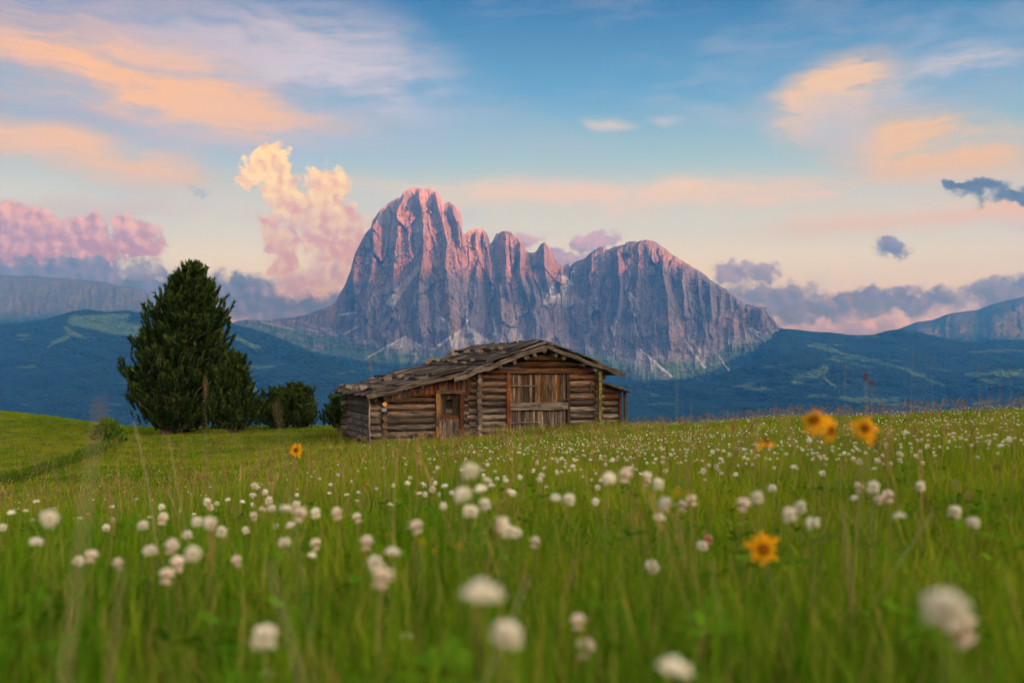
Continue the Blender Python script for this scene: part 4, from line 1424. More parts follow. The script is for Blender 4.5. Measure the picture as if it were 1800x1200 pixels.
def leafy(name, pts, hgt, size, n, seed, label, cat, kind=None, blade=False):
    r = np.random.default_rng(seed)
    pts = np.array(pts)
    seg_ = r.integers(0, len(pts) - 1, n) if len(pts) > 1 else np.zeros(n, int)
    t = r.random(n)
    C = pts[seg_] * (1 - t)[:, None] + (pts[np.minimum(seg_ + 1, len(pts) - 1)]) * t[:, None]
    x = C[:, 0] + r.normal(size=n) * C[:, 2] * 0.45; y = C[:, 1] + r.normal(size=n) * C[:, 2] * 0.6
    h = hgt * (0.2 + 0.8 * r.random(n)) * np.exp(-((x - C[:, 0]) ** 2 / (C[:, 2] ** 2 + 1e-6)))
    z0 = ground(x, y)
    base = np.stack([x, y, z0 + h * r.random(n)], 1)
    d = r.normal(size=(n, 3)) * (0.28 if blade else 1.0); d[:, 2] = np.abs(d[:, 2]) + 1.0; d /= np.linalg.norm(d, axis=1, keepdims=True)
    w = np.cross(d, r.normal(size=(n, 3))); w /= np.linalg.norm(w, axis=1, keepdims=True)
    L = size * (0.6 + 0.8 * r.random(n))[:, None]
    bw = 0.035 if blade else 0.16
    V = np.stack([base - w * 0.004, base + d * L * 0.5 - w * L * bw, base + d * L, base + d * L * 0.5 + w * L * bw], 1).reshape(-1, 3)
    Q = np.arange(4 * n).reshape(-1, 4)
    me = quad_mesh(name, V, Q, LEAF, False)
    fattr(me, "tone", np.repeat(np.clip(r.random(n) * 0.7 + 0.4 * (base[:, 2] - z0) / hgt, 0, 1), 4))
    o = link(name, me)
    tag(o, label, cat, kind=kind)
    return o


def pg(px, Y, w):
    return ((px - 900) / F_PX * Y, Y, w)


leafy("leafy_shrub", [pg(178, 44, 0.28), pg(202, 43, 0.35)], 0.95, 0.22, 5200, 21, "dark leafy shrub at the upper end of the rank grass strip", "shrub")
leafy("rank_grass", [pg(-60, 21.5, 0.5), pg(20, 24, 0.45), pg(70, 27, 0.4), pg(120, 31, 0.4), pg(165, 36, 0.5), pg(200, 42, 0.5)], 0.13, 0.14, 16000, 22, "strip of dark green rank grass crossing the left meadow", "grass", "stuff", True)
# ------------------------------------------------------------------ grass: too many blades to count, scattered tufts
def mat_grass(name="grass_blade"):
    m, N, out = material(name)
    pos = N.n("ShaderNodeNewGeometry").outputs["Position"]
    tone = N.n("ShaderNodeAttribute", attribute_name="tone").outputs["Fac"]
    rnd = N.n("ShaderNodeObjectInfo").outputs["Random"]
    n1 = N.noise(pos, 0.22, 4, 0.6)
    n2 = N.noise(pos, 1.7, 3, 0.6)
    a = N.mix(N.step(N.m("ADD", n1, N.m("MULTIPLY", N.m("SUBTRACT", n2, 0.5), 0.6)), 0.35, 0.65), (0.095, 0.255, 0.008), (0.225, 0.325, 0.012))
    a = N.mix(N.m("MULTIPLY", N.step(rnd, 0.62, 1.0), 0.5), a, (0.31, 0.26, 0.03))
    a = N.mix(N.step(tone, 0.80, 0.92), a, (0.40, 0.31, 0.09))
    a = N.vm("SCALE", a, scale=N.m("ADD", 0.5, N.m("MULTIPLY", rnd, 0.85)))
    d = N.n("ShaderNodeBsdfDiffuse"); N.link(a, d.inputs[0])
    tr = N.n("ShaderNodeBsdfTranslucent"); N.link(N.vm("MULTIPLY", a, (1.15, 1.1, 0.5)), tr.inputs[0])
    mx = N.n("ShaderNodeMixShader"); mx.inputs[0].default_value = 0.48
    N.link(d.outputs[0], mx.inputs[1]); N.link(tr.outputs[0], mx.inputs[2])
    N.link(mx.outputs[0], out.inputs[0])
    return m


GRASS = mat_grass()


def tuft(name, n, rad, h0, h1, w, seg, seed, lean=0.35, mat=None):
    r = np.random.default_rng(seed)
    V, T = [], []
    Q = []
    for i in range(n):
        a = r.random() * 6.283; rr = rad * math.sqrt(r.random())
        p = np.array([rr * math.cos(a), rr * math.sin(a), -0.03])
        b = r.random() * 6.283
        side = np.array([math.cos(b), math.sin(b), 0]); fw = np.array([-math.sin(b), math.cos(b), 0])
        h = h0 + (h1 - h0) * r.random() ** 1.3; ln = lean * h * r.random() * 1.4
        tone = r.random()
        o = len(V)
        for k in range(seg + 1):
            t = k / seg
            c = p + fw * ln * t * t + np.array([0, 0, h * (t - 0.18 * t * t * (ln / h if h else 0))])
            ww = w * (0.6 + 0.4 * r.random()) * (1 - t ** 1.6) * 0.5
            if k == seg:
                V.append(c); T.append(tone)
            else:
                V += [c - side * ww, c + side * ww]; T += [tone, tone]
        for k in range(seg):
            a0 = o + 2 * k
            if k == seg - 1: Q.append((a0, a0 + 1, a0 + 2))
            else: Q.append((a0, a0 + 1, a0 + 3, a0 + 2))
    me = new_mesh(name, V, Q, mat or GRASS)
    fattr(me, "tone", T)
    return bpy.data.objects.new(name, me)


def scatter(name, pts, scale, rot, protos, label, seed=0, tilt=None):
    """one object: instances of a few source meshes on given points (stuff nobody could count)"""
    src = bpy.data.collections.new(name + "_sources")
    for p in protos: src.objects.link(p)
    me = bpy.data.meshes.new(name)
    me.vertices.add(len(pts)); me.vertices.foreach_set("co", np.asarray(pts, np.float32).ravel())
    a = me.attributes.new("tuft_scale", "FLOAT_VECTOR", "POINT"); a.data.foreach_set("vector", np.asarray(scale, np.float32).ravel())
    a = me.attributes.new("tuft_rot", "FLOAT_VECTOR", "POINT"); a.data.foreach_set("vector", np.asarray(rot, np.float32).ravel())
    r = np.random.default_rng(seed)
    a = me.attributes.new("tuft_kind", "INT", "POINT"); a.data.foreach_set("value", r.integers(0, len(protos), len(pts)).astype(np.int32))
    o = link(name, me)
    ng = bpy.data.node_groups.new(name + "_scatter", "GeometryNodeTree")
    ng.interface.new_socket("Geometry", in_out="INPUT", socket_type="NodeSocketGeometry")
    ng.interface.new_socket("Geometry", in_out="OUTPUT", socket_type="NodeSocketGeometry")
    gi = ng.nodes.new("NodeGroupInput"); go = ng.nodes.new("NodeGroupOutput")
    ip = ng.nodes.new("GeometryNodeInstanceOnPoints")
    ci = ng.nodes.new("GeometryNodeCollectionInfo")
    ci.inputs["Collection"].default_value = src
    ci.inputs["Separate Children"].default_value = True
    ci.inputs["Reset Children"].default_value = True

    def named(nm, typ):
        n_ = ng.nodes.new("GeometryNodeInputNamedAttribute"); n_.data_type = typ; n_.inputs["Name"].default_value = nm
        return n_.outputs["Attribute"]
    L = ng.links.new
    L(gi.outputs[0], ip.inputs["Points"]); L(ci.outputs[0], ip.inputs["Instance"])
    ip.inputs["Pick Instance"].default_value = True
    L(named("tuft_kind", "INT"), ip.inputs["Instance Index"])
    L(named("tuft_rot", "FLOAT_VECTOR"), ip.inputs["Rotation"])
    L(named("tuft_scale", "FLOAT_VECTOR"), ip.inputs["Scale"])
    L(ip.outputs[0], go.inputs[0])
    md = o.modifiers.new("scatter", "NODES"); md.node_group = ng
    tag(o, label, None, kind="stuff")
    return o


RG = np.random.default_rng(77)


def field(y0, y1, dens, margin=0.62, extra=1.5):
    """random points on the meadow between two distances, within sight"""
    n = int(dens * ((y1 ** 2 - y0 ** 2) * margin + 2 * extra * (y1 - y0)))
    c0 = margin * y0 ** 2 / 2 + extra * y0; c1 = margin * y1 ** 2 / 2 + extra * y1
    c = c0 + (c1 - c0) * RG.random(n)
    y = (-extra + np.sqrt(extra ** 2 + 2 * margin * c)) / margin
    x = (RG.random(n) * 2 - 1) * (margin * y + extra)
    return x, y


def under_hut(x, y, pad=0.0):
    lx = (x - H_X0) * HC + (y - H_Y0) * HS
    ly = -(x - H_X0) * HS + (y - H_Y0) * HC
    main = (lx > -0.1 - pad) & (lx < tM1 + 0.1 + pad) & (ly > -0.02 - pad) & (ly < DEPTH + pad)
    ann = (lx > tAL - pad) & (lx < 0.1) & (ly > -0.02 - pad) & (ly < DEPA + pad)
    lean = (lx > tM1) & (lx < tR + pad) & (ly > 0.3 - pad) & (ly < 4)
    return main | ann | lean


def grass_layer(name, y0, y1, dens, protos, s0, s1, label, seed, tilt=0.2):
    x, y = field(y0, y1, dens)
    keep = ~under_hut(x, y)
    x, y = x[keep], y[keep]
    n = len(x)
    z = ground(x, y)
    s = s0 + (s1 - s0) * RG.random(n)
    hv = s * (0.75 + 0.5 * (fbm(x * 0.8, y * 0.8, 301, 3) + 0.5))
    rot = np.stack([RG.normal(size=n) * tilt * 0.5, RG.normal(size=n) * tilt * 0.5, RG.random(n) * 6.283], 1)
    return scatter(name, np.stack([x, y, z], 1), np.stack([s, s, hv], 1), rot, protos, label, seed)


near_protos = [tuft(f"near_tuft", 16, 0.05, 0.07, 0.25, 0.0055, 5, 400 + i, 0.5) for i in range(7)]
mid_protos = [tuft(f"mid_tuft", 26, 0.13, 0.07, 0.24, 0.006, 3, 420 + i, 0.5) for i in range(6)]
far_protos = [tuft(f"far_tuft", 46, 0.34, 0.05, 0.17, 0.013, 2, 440 + i, 0.6) for i in range(6)]
grass_layer("near_grass", 0.16, 4.2, 850, near_protos, 0.75, 1.15, "lush green grass of the meadow close to the viewer", 1)
grass_layer("meadow_grass", 4.0, 16, 170, mid_protos, 0.8, 1.15, "green meadow grass in the middle distance", 2)
grass_layer("far_grass", 15.5, 68, 17, far_protos, 0.7, 1.1, "short meadow grass out to the brow of the hill", 3)

# pale seed stalks standing over the grass
def stalk_proto(name, seed, h=0.34):
    r = random.Random(seed)
    ln = r.uniform(0.02, 0.10)
    pts = [(ln * t * t, 0, h * t) for t in (0, .25, .5, .75, .9)]
    parts = [tube(pts, [0.0009] * 5, 3)]
    for k in range(7):
        t = 0.82 + 0.18 * k / 6
        c = Vector((ln * t * t, 0, h * t)); a = k * 2.4
        e = c + Vector((math.cos(a) * 0.006, math.sin(a) * 0.006, 0.014))
        parts.append(tube([tuple(c), tuple((c + e) / 2), tuple(e)], [0.0008, 0.0022, 0.0006], 3))
    v, f = merge(parts)
    return bpy.data.objects.new(name, new_mesh(name, v, f, STRAW))


STRAW, _N, _o = material("dry_straw")
_rn = _N.n("ShaderNodeObjectInfo").outputs["Random"]
_c = _N.mix(_rn, (0.30, 0.22, 0.09), (0.14, 0.08, 0.04))
_d = _N.n("ShaderNodeBsdfDiffuse"); _N.link(_c, _d.inputs[0]); _N.link(_d.outputs[0], _o.inputs[0])
sp = [stalk_proto("straw", 500 + i) for i in range(5)]
x1_, y1_ = field(1.2, 12, 10); x2_, y2_ = field(12, 45, 2.2)
x_ = np.concatenate([x1_, x2_]); y_ = np.concatenate([y1_, y2_])
k_ = ~under_hut(x_, y_, 0.4); x_, y_ = x_[k_], y_[k_]
s_ = 0.7 + 0.55 * RG.random(len(x_)); s_ = s_ * (1 + 0.15 * (y_ > 12)); wd = s_ * (1 + y_ / 14)
scatter("grass_stalks", np.stack([x_, y_, ground(x_, y_)], 1), np.stack([wd, wd, s_], 1),
        np.stack([RG.normal(size=len(x_)) * .1, RG.normal(size=len(x_)) * .1, RG.random(len(x_)) * 6.28], 1), sp, "thin pale seed stalks standing above the meadow grass", 4)


# ranker grass along the foot of the walls
def along(name, path, n, s0, s1, label, seed):
    pts = np.array(path)
    k = RG.integers(0, len(pts) - 1, n); t = RG.random(n)
    C = pts[k] * (1 - t)[:, None] + pts[k + 1] * t[:, None]
    x = C[:, 0] + RG.normal(size=n) * C[:, 2]; y = C[:, 1] + RG.normal(size=n) * C[:, 2] * 0.7
    q = ~under_hut(x, y, 0.02); x, y = x[q], y[q]; n = len(x)
    s = s0 + (s1 - s0) * RG.random(n) ** 1.5
    rot = np.stack([RG.normal(size=n) * .2, RG.normal(size=n) * .2, RG.random(n) * 6.28], 1)
    hv = s * (0.8 + 0.9 * fbm(x * 1.3, y * 1.3, 333, 2))
    scatter(name, np.stack([x, y, ground(x, y)], 1), np.stack([s, s, hv], 1), rot, [bpy.data.objects.new("rank_tuft", p.data) for p in mid_protos], label, seed)


along("tall_grass", [pg(905, 36.0, 0.3), pg(940, 36.3, 0.4), pg(990, 37.0, 0.4), pg(1040, 38.0, 0.4), pg(1095, 38.6, 0.3)], 1500, 1.2, 2.6, "taller grass bank growing against the hut's barn door", 31)
along("wall_foot_grass", [pg(600, 37.0, 0.3), pg(645, 35.0, 0.2), pg(700, 35.4, 0.15), pg(760, 35.6, 0.15), pg(830, 36.2, 0.2), pg(890, 36.3, 0.2)], 700, 0.7, 1.5, "ranker grass along the foot of the annex", 32)


# broad clover leaves low among the blades close by
def leaf_proto(name, seed):
    r = random.Random(seed)
    V, F, T = [], [], []
    for q in range(5):
        x0, y0, z0 = r.uniform(-.05, .05), r.uniform(-.05, .05), r.uniform(0.03, 0.12)
        a0 = r.random() * 6.28; tilt = r.uniform(-0.4, 0.4); tn = r.random() * 0.7
        for l in range(3):
            a = a0 + l * 2.094; R = r.uniform(0.010, 0.017)
            c = Vector((x0, y0, z0)); d = Vector((math.cos(a), math.sin(a), 0.25 + tilt * math.cos(a))).normalized(); w = Vector((-math.sin(a), math.cos(a), 0))
            o = len(V)
            for p in (c, c + d * R * 0.8 - w * R * 0.5, c + d * R * 1.7 - w * R * 0.45, c + d * R * 1.9, c + d * R * 1.7 + w * R * 0.45, c + d * R * 0.8 + w * R * 0.5):
                V.append(tuple(p)); T.append(tn)
            F.append(tuple(range(o, o + 6)))
        v, f = tube([(x0 * 0.5, y0 * 0.5, -0.02), (x0, y0, z0)], [0.0008, 0.0006], 3)
        o = len(V); V += v; F += [tuple(i + o for i in g_) for g_ in f]; T += [tn] * len(v)
    me = new_mesh(name, V, F, LEAVES); fattr(me, "tone", T)
    return bpy.data.objects.new(name, me)


LEAVES = mat_needles("clover_leaf", (0.07, 0.19, 0.010), (0.14, 0.31, 0.016), (0.14, 0.31, 0.016))
lp = [leaf_proto("clover_leaf", 560 + i) for i in range(5)]
x_, y_ = field(0.2, 5, 40)
scatter("clover_leaves", np.stack([x_, y_, ground(x_, y_)], 1), np.repeat((0.8 + 0.6 * RG.random(len(x_)))[:, None], 3, 1),
        np.stack([RG.normal(size=len(x_)) * .2, RG.normal(size=len(x_)) * .2, RG.random(len(x_)) * 6.28], 1), lp, "three-part clover leaves low among the grass", 6)
# ------------------------------------------------------------------ flowers
def mat_petal(name, lo, hi, k=0.3):
    m, N, out = material(name)
    t = N.n("ShaderNodeAttribute", attribute_name="tone").outputs["Fac"]
    rnd = N.n("ShaderNodeObjectInfo").outputs["Random"]
    c = N.mix(t, lo, hi)
    c = N.vm("SCALE", c, scale=N.m("ADD", 0.85, N.m("MULTIPLY", rnd, 0.25)))
    d = N.n("ShaderNodeBsdfDiffuse"); N.link(c, d.inputs[0])
    tr = N.n("ShaderNodeBsdfTranslucent"); N.link(c, tr.inputs[0])
    mx = N.n("ShaderNodeMixShader"); mx.inputs[0].default_value = k
    N.link(d.outputs[0], mx.inputs[1]); N.link(tr.outputs[0], mx.inputs[2]); N.link(mx.outputs[0], out.inputs[0])
    return m


WHITE = mat_petal("white_floret", (0.50, 0.46, 0.28), (0.88, 0.88, 0.80))
FADED = mat_petal("faded_floret", (0.42, 0.25, 0.17), (0.86, 0.80, 0.72))
PINK = mat_petal("pink_floret", (0.30, 0.10, 0.07), (0.70, 0.36, 0.28))
STEM = mat_petal("green_stem", (0.10, 0.15, 0.03), (0.20, 0.22, 0.06), 0.2)
RAY = mat_petal("arnica_ray", (0.50, 0.19, 0.004), (0.88, 0.40, 0.010), 0.35)
DISC = mat_petal("arnica_disc", (0.07, 0.03, 0.005), (0.22, 0.08, 0.006), 0.0)


def floret_ball(name, mat, n, seed, squash=0.9, low=-0.75, droop=0.0, sides=4):
    """clover head, radius 1: narrow florets radiating from the centre, the lower ones turned down"""
    r = random.Random(seed)
    V, F, T = [], [], []
    for i in range(n):
        zz = 1 - (i + 0.5) / n * (1 - low)
        a = i * 2.39996 + r.uniform(-.15, .15)
        q = math.sqrt(max(0, 1 - zz * zz))
        d = Vector((q * math.cos(a), q * math.sin(a), zz))
        d = (d + Vector((0, 0, 0.25 if zz > -0.2 else -droop))).normalized()
        u = d.orthogonal().normalized(); w = d.cross(u)
        L = r.uniform(0.76, 1.16)
        o = len(V)
        for (t, rr) in ((0.35, 0.06), (0.70, 0.15), (0.93, 0.11)):
            for k in range(sides):
                b = 6.283 * k / sides
                p = d * (t * L) + (u * math.cos(b) + w * math.sin(b)) * rr
                V.append((p.x, p.y, p.z * squash)); T.append(min(1, max(0, (t - 0.35) * 1.5 + 0.25 * zz)))
        p = d * L; V.append((p.x, p.y, p.z * squash)); T.append(min(1, 0.85 + 0.2 * zz))
        for lv in range(2):
            for k in range(sides):
                a0 = o + lv * sides + k; b0 = o + lv * sides + (k + 1) % sides
                F.append((a0, b0, b0 + sides, a0 + sides))
        for k in range(sides):
            F.append((o + 2 * sides + k, o + 2 * sides + (k + 1) % sides, o + 3 * sides))
    me = new_mesh(name, V, F, mat)
    fattr(me, "tone", T)
    return me


HEADS = {"white": [floret_ball("flower_head", WHITE, 78, 600 + i, (0.92, 1.05, 0.78, 0.95, 0.85, 1.1)[i], (-0.75, -0.85, -0.25, -0.5, -0.1, -0.9)[i]) for i in range(6)],
         "faded": [floret_ball("flower_head", FADED, 76, 620 + i, 1.0, -0.9, 0.9) for i in range(3)],
         "pink": [floret_ball("flower_head", PINK, 60, 640 + i, 1.0, -0.9, 0.6) for i in range(2)]}


def stem_mesh(seed, r0=0.05, r1=0.035):
    """unit-high stem, 1 wide unit = 1 head radius"""
    r = random.Random(seed)
    bx, by = r.uniform(-1, 1), r.uniform(-1, 1)
    pts = [(bx * (1 - t) * t * 0.25, by * (1 - t) * t * 0.25, t) for t in (0, .2, .4, .6, .8, 1)]
    v, f = tube(pts, [r0 * (1 - t) + r1 * t for t in (0, .2, .4, .6, .8, 1)], 5)
    me = new_mesh("stem", v, f, STEM, True)
    fattr(me, "tone", [p[2] for p in v])
    return me


def stem_between(bm_seed, base, top, r0, r1, mat=None, bow=0.02, n=8, sides=6):
    r = random.Random(bm_seed)
    base, top = Vector(base), Vector(top)
    off = Vector((r.uniform(-1, 1), r.uniform(-1, 1), 0)) * bow
    pts = []
    for i in range(n):
        t = i / (n - 1)
        pts.append(tuple(base.lerp(top, t) + off * 4 * t * (1 - t)))
    v, f = tube(pts, [r0 + (r1 - r0) * i / (n - 1) for i in range(n)], sides)
    me = new_mesh("stem", v, f, mat or STEM, True)
    fattr(me, "tone", np.linspace(0, 1, len(v)))
    return me


CLOVER = [(64, 882, 12), (20, 902, 15), (45, 899, 11), (86, 912, 34, 'w'), (58, 914, 9), (140, 911, 11), (197, 891, 10), (199, 914, 11), (187, 928, 15), (251, 924, 22), (263, 909, 9), (284, 891, 13), (286, 911, 21, 'f'), (317, 898, 7),
    (64, 954, 27), (137, 987, 22), (160, 977, 26, 'f'), (159, 997, 15), (207, 991, 22, 'f'), (264, 970, 27), (302, 960, 29, 'f'), (329, 941, 20), (339, 974, 33), (312, 990, 30, 'f'), (292, 1012, 30, 'f'), (346, 917, 21), (369, 920, 27), (389, 935, 21), (432, 932, 14), (416, 986, 21, 'f'), (440, 997, 15, 'f'),
    (364, 882, 15), (381, 885, 10), (370, 891, 12), (401, 879, 11), (426, 883, 11), (447, 854, 13), (446, 871, 11), (444, 887, 9), (446, 907, 16, 'f'), (341, 905, 9), (5, 927, 15), (42, 917, 9, 'p'), (155, 905, 10, 'p'),
    (466, 865, 12), (472, 879, 15), (477, 895, 17), (461, 895, 13), (522, 870, 9), (521, 886, 15), (502, 897, 27), (527, 904, 27, 'f'), (555, 902, 19), (592, 902, 22, 'f'), (628, 910, 18, 'f'), (484, 925, 13), (512, 925, 20), (500, 955, 25), (555, 957, 22, 'f'), (548, 978, 20),
    (581, 852, 8), (579, 867, 8), (609, 870, 9), (630, 865, 8), (635, 869, 7), (628, 881, 9), (661, 859, 8), (674, 867, 7), (691, 853, 8), (716, 850, 11), (686, 888, 12), (737, 868, 12), (747, 869, 11), (742, 850, 8), (760, 860, 13), (765, 849, 9), (782, 855, 13), (771, 869, 9), (766, 878, 8), (779, 890, 16), (794, 866, 11),
    (769, 822, 9), (857, 817, 9), (812, 827, 11), (827, 828, 34), (814, 872, 36), (846, 862, 26), (856, 845, 19), (864, 855, 14), (852, 887, 24), (827, 901, 30), (874, 841, 9), (889, 845, 12), (896, 865, 16), (882, 881, 9), (850, 835, 8), (849, 827, 8), (732, 926, 28, 'f'), (882, 921, 29), (893, 935, 30), (645, 954, 27, 'f'), (690, 975, 31), (659, 989, 30), (671, 1015, 42, 'f'),
    (848, 1052, 78), (892, 1117, 62), (715, 1120, 28), (465, 1120, 48), (468, 1190, 34), (1028, 1140, 40, 'f'), (1017, 1093, 34, 'f'), (1185, 1182, 66), (1662, 1072, 88), (1690, 1105, 60, 'f'),
    (901, 867, 14), (914, 839, 11), (937, 827, 8), (952, 836, 12), (949, 843, 12), (971, 807, 8), (1007, 820, 10), (1026, 801, 8), (1038, 809, 8), (1015, 809, 7), (1077, 808, 9), (1056, 801, 6), (1166, 790, 8), (1252, 794, 9), (1307, 790, 8), (1322, 793, 7), (1267, 807, 9), (1259, 820, 10), (1236, 828, 11), (1229, 831, 7), (1293, 834, 10),
    (1070, 842, 28), (1099, 835, 27, 'f'), (1137, 836, 19), (1126, 834, 9), (1137, 847, 15, 'f'), (1157, 851, 22), (1051, 857, 11), (1047, 882, 16), (977, 877, 23), (1000, 878, 23), (1169, 886, 28), (1216, 879, 22, 'f'), (1199, 889, 22, 'f'), (1159, 912, 24), (1307, 886, 27, 'f'), (1331, 875, 25), (906, 937, 24), (1146, 996, 27), (1234, 961, 23), (1187, 829, 6), (1192, 856, 8), (1245, 948, 20, 'p'), (1330, 1022, 17, 'p'), (940, 952, 20, 'f'),
    (1395, 821, 13), (1447, 832, 12), (1436, 797, 8), (1510, 811, 11), (1515, 815, 7), (1542, 810, 12), (1537, 825, 11), (1580, 797, 10), (1557, 782, 10), (1759, 784, 12), (1592, 760, 9), (1676, 762, 8), (1675, 768, 7), (1719, 770, 8), (1750, 764, 7), (1731, 745, 6), (1510, 857, 19, 'f'), (1535, 857, 24), (1561, 872, 23, 'f'), (1545, 878, 21, 'f'), (1502, 877, 19), (1618, 855, 20), (1357, 860, 18), (1407, 891, 23), (1387, 905, 28), (1429, 921, 28), (1581, 910, 26), (1678, 900, 26), (1710, 919, 26), (1422, 774, 11), (1444, 777, 6)]

ZONES = [(0, 110, "at the left edge of the meadow"), (110, 225, "left of the tall pine"), (225, 330, "below the left half of the tall pine"), (330, 455, "below the right half of the tall pine"), (455, 560, "below the two low pines"), (560, 660, "below the left end of the annex"),
         (660, 765, "below the annex log wall"), (765, 840, "below the small annex door"), (840, 900, "below the logs beside the barn door"), (900, 1000, "below the barn door"), (1000, 1110, "below the right end of the hut"), (1110, 1215, "just right of the hut"),
         (1215, 1340, "between the hut and the arnica flowers"), (1340, 1480, "below the twin arnica flowers"), (1480, 1600, "below the rightmost arnica flower"), (1600, 1801, "at the right edge of the meadow")]
ORD = ["lowest", "second lowest", "third lowest", "fourth lowest", "fifth lowest", "sixth lowest", "seventh lowest", "eighth lowest", "ninth lowest", "tenth lowest", "eleventh lowest", "twelfth lowest", "thirteenth lowest", "fourteenth lowest", "fifteenth lowest",
       "sixteenth lowest", "seventeenth lowest", "eighteenth lowest", "nineteenth lowest", "twentieth lowest"]
zcount = {}
stems = [stem_mesh(700 + i) for i in range(6)]
KIND = {"w": "white", "f": "faded", "p": "pink"}
n_clover = 0
for item in sorted(CLOVER, key=lambda q: -q[1]):
    px, py, dia = item[:3]
    kd = KIND[item[3]] if len(item) > 3 else "white"
    rr = RND.uniform(0.0105, 0.0125)
    Y = 2 * rr * F_PX / (dia * 0.93)
    p = P(px, py, Y)
    gz = g1(p.x, p.y)
    if p.z - gz < 0.07: p.z = max(p.z, gz + 0.07)
    bx, by = p.x + RND.uniform(-.02, .02), p.y + RND.uniform(-.01, .02)
    gz = g1(bx, by) - 0.01
    zone = next(z for z in ZONES if z[0] <= px < z[1])[2]
    k = zcount.get((zone, kd), 0); zcount[(zone, kd)] = k + 1
    colour = {"white": "white clover head", "faded": "brown-based clover head", "pink": "small pinkish clover head"}[kd]
    lab = f"{ORD[k]} {colour} {zone}" if kd == "faded" else f"{ORD[k]} {colour} {zone}"
    root = link("clover", None, None, (bx, by, gz))
    tag(root, lab, "clover", "clover flowers standing in the near meadow")
    h = p.z - gz - rr * 0.4
    tx, ty = p.x - bx, p.y - by
    L = math.sqrt(h * h + tx * tx + ty * ty)
    q = Vector((tx, ty, h)).to_track_quat("Z", "X").to_euler()
    link("flower_head", RND.choice(HEADS[kd]), root, (tx, ty, p.z - gz), (RND.uniform(-.35, .35), RND.uniform(-.35, .35), RND.uniform(0, 6.28)), (rr, rr, rr * RND.uniform(0.9, 1.1)))
    link("stem", stems[n_clover % 6], root, (0, 0, 0), q, (rr * 1.9, rr * 1.9, L))
    n_clover += 1

# the next rows back: still one object each, too small to show parts
def small_clover(seed):
    v, f, t = [], [], []
    hd = floret_ball("clover", WHITE, 26, seed, 0.95, -0.7, 0, 3)
    for q in hd.vertices: v.append(tuple(q.co * 0.0115 + Vector((0, 0, 0.2))))
    f = [tuple(p.vertices) for p in hd.polygons]
    sv, sf = tube([(0, 0, -0.02), (0.006, 0, 0.1), (0, 0, 0.195)], [0.0011, 0.0009, 0.0008], 3)
    o = len(v); v += sv; f += [tuple(i + o for i in q) for q in sf]
    me = new_mesh("clover", v, f, WHITE)
    me.materials.append(STEM)
    mi = np.zeros(len(f), np.int32); mi[len(hd.polygons):] = 1
    me.polygons.foreach_set("material_index", mi)
    fattr(me, "tone", np.concatenate([np.array([a.value for a in hd.attributes["tone"].data]), np.full(len(sv), 0.5)]))
    return me


small = [small_clover(800 + i) for i in range(4)]
left_of_hut = []
cnt = 0
SZ = [(-9999, -0.15, "small white clover among the distant grass left of the hut", "small clovers left of the hut"),
      (-0.15, 0.0, "small white clover in the middle distance in front of the annex", "small clovers before the annex"),
      (0.0, 0.12, "small white clover in the middle distance in front of the barn door", "small clovers before the barn door"),
      (0.12, 0.26, "small white clover in the white-flecked slope right of the hut", "small clovers right of the hut"),
      (0.26, 999, "small white clover in the white-flecked slope at the far right", "small clovers at the far right")]
while cnt < 300 - n_clover:
    y = RND.uniform(4.5, 11.0)
    s = RND.uniform(-0.26, 0.52)
    if s < -0.05 and RND.random() < 0.6: continue
    x = s * y
    z = next(q for q in SZ if q[0] <= s < q[1])
    o = link("clover", RND.choice(small), None, (x, y, g1(x, y)), (RND.uniform(-.2, .2), RND.uniform(-.2, .2), RND.uniform(0, 6.28)), RND.uniform(0.9, 1.25))
    tag(o, z[2], "clover", z[3])
    cnt += 1

# and the countless rest, thinning out to flecks
def fleck(name, mat, rad, h, seed):
    bm = bmesh.new(); bmesh.ops.create_icosphere(bm, subdivisions=1, radius=rad)
    r = random.Random(seed)
    for v in bm.verts:
        v.co = v.co * r.uniform(0.75, 1.2) + Vector((0, 0, h))
    me = bpy.data.meshes.new(name); bm.to_mesh(me); bm.free(); me.materials.append(mat)
    fattr(me, "tone", np.random.default_rng(seed).random(len(me.vertices)) * 0.4 + 0.6)
    return bpy.data.objects.new(name, me)


def fleck_field(name, y0, y1, dens, keep_fn, protos, s0, s1, label, seed):
    x, y = field(y0, y1, dens)
    s = x / y
    k = (RG.random(len(x)) < keep_fn(s, x, y)) & ~under_hut(x, y, 0.25)
    x, y = x[k], y[k]
    sc = s0 + (s1 - s0) * RG.random(len(x))
    rot = np.stack([RG.normal(size=len(x)) * .1, RG.normal(size=len(x)) * .1, RG.random(len(x)) * 6.28], 1)
    return scatter(name, np.stack([x, y, ground(x, y)], 1), np.stack([sc] * 3, 1), rot, protos, label, seed)


cl = [fleck("white_fleck", WHITE, 0.012, 0.175, 850 + i) for i in range(4)]
_right = lambda s, x, y: np.clip(0.10 + 0.9 * ss(-0.16, 0.14, s) , 0, 1) * (0.35 + 0.65 * ss(-0.15, 0.25, fbm(x * .35, y * .35, 311, 3))) * np.where((s < -0.22) & (y > 12), 0.06, 1) * (1 - 0.55 * ss(16, 26, y))
fleck_field("clover_flowers", 4.5, 16, 19, _right, [bpy.data.objects.new("white_fleck", m_) for m_ in small], 0.8, 1.15, "white clover flecks spread over the middle of the meadow", 11)
fleck_field("distant_clover_flowers", 14, 52, 9, _right, cl, 0.6, 1.15, "white clover flecks spread over the slope around the hut", 12)
YEL = mat_petal("buttercup_yellow", (0.45, 0.28, 0.01), (0.75, 0.50, 0.02))
ORG = mat_petal("rusty_seed", (0.26, 0.09, 0.02), (0.42, 0.17, 0.03))
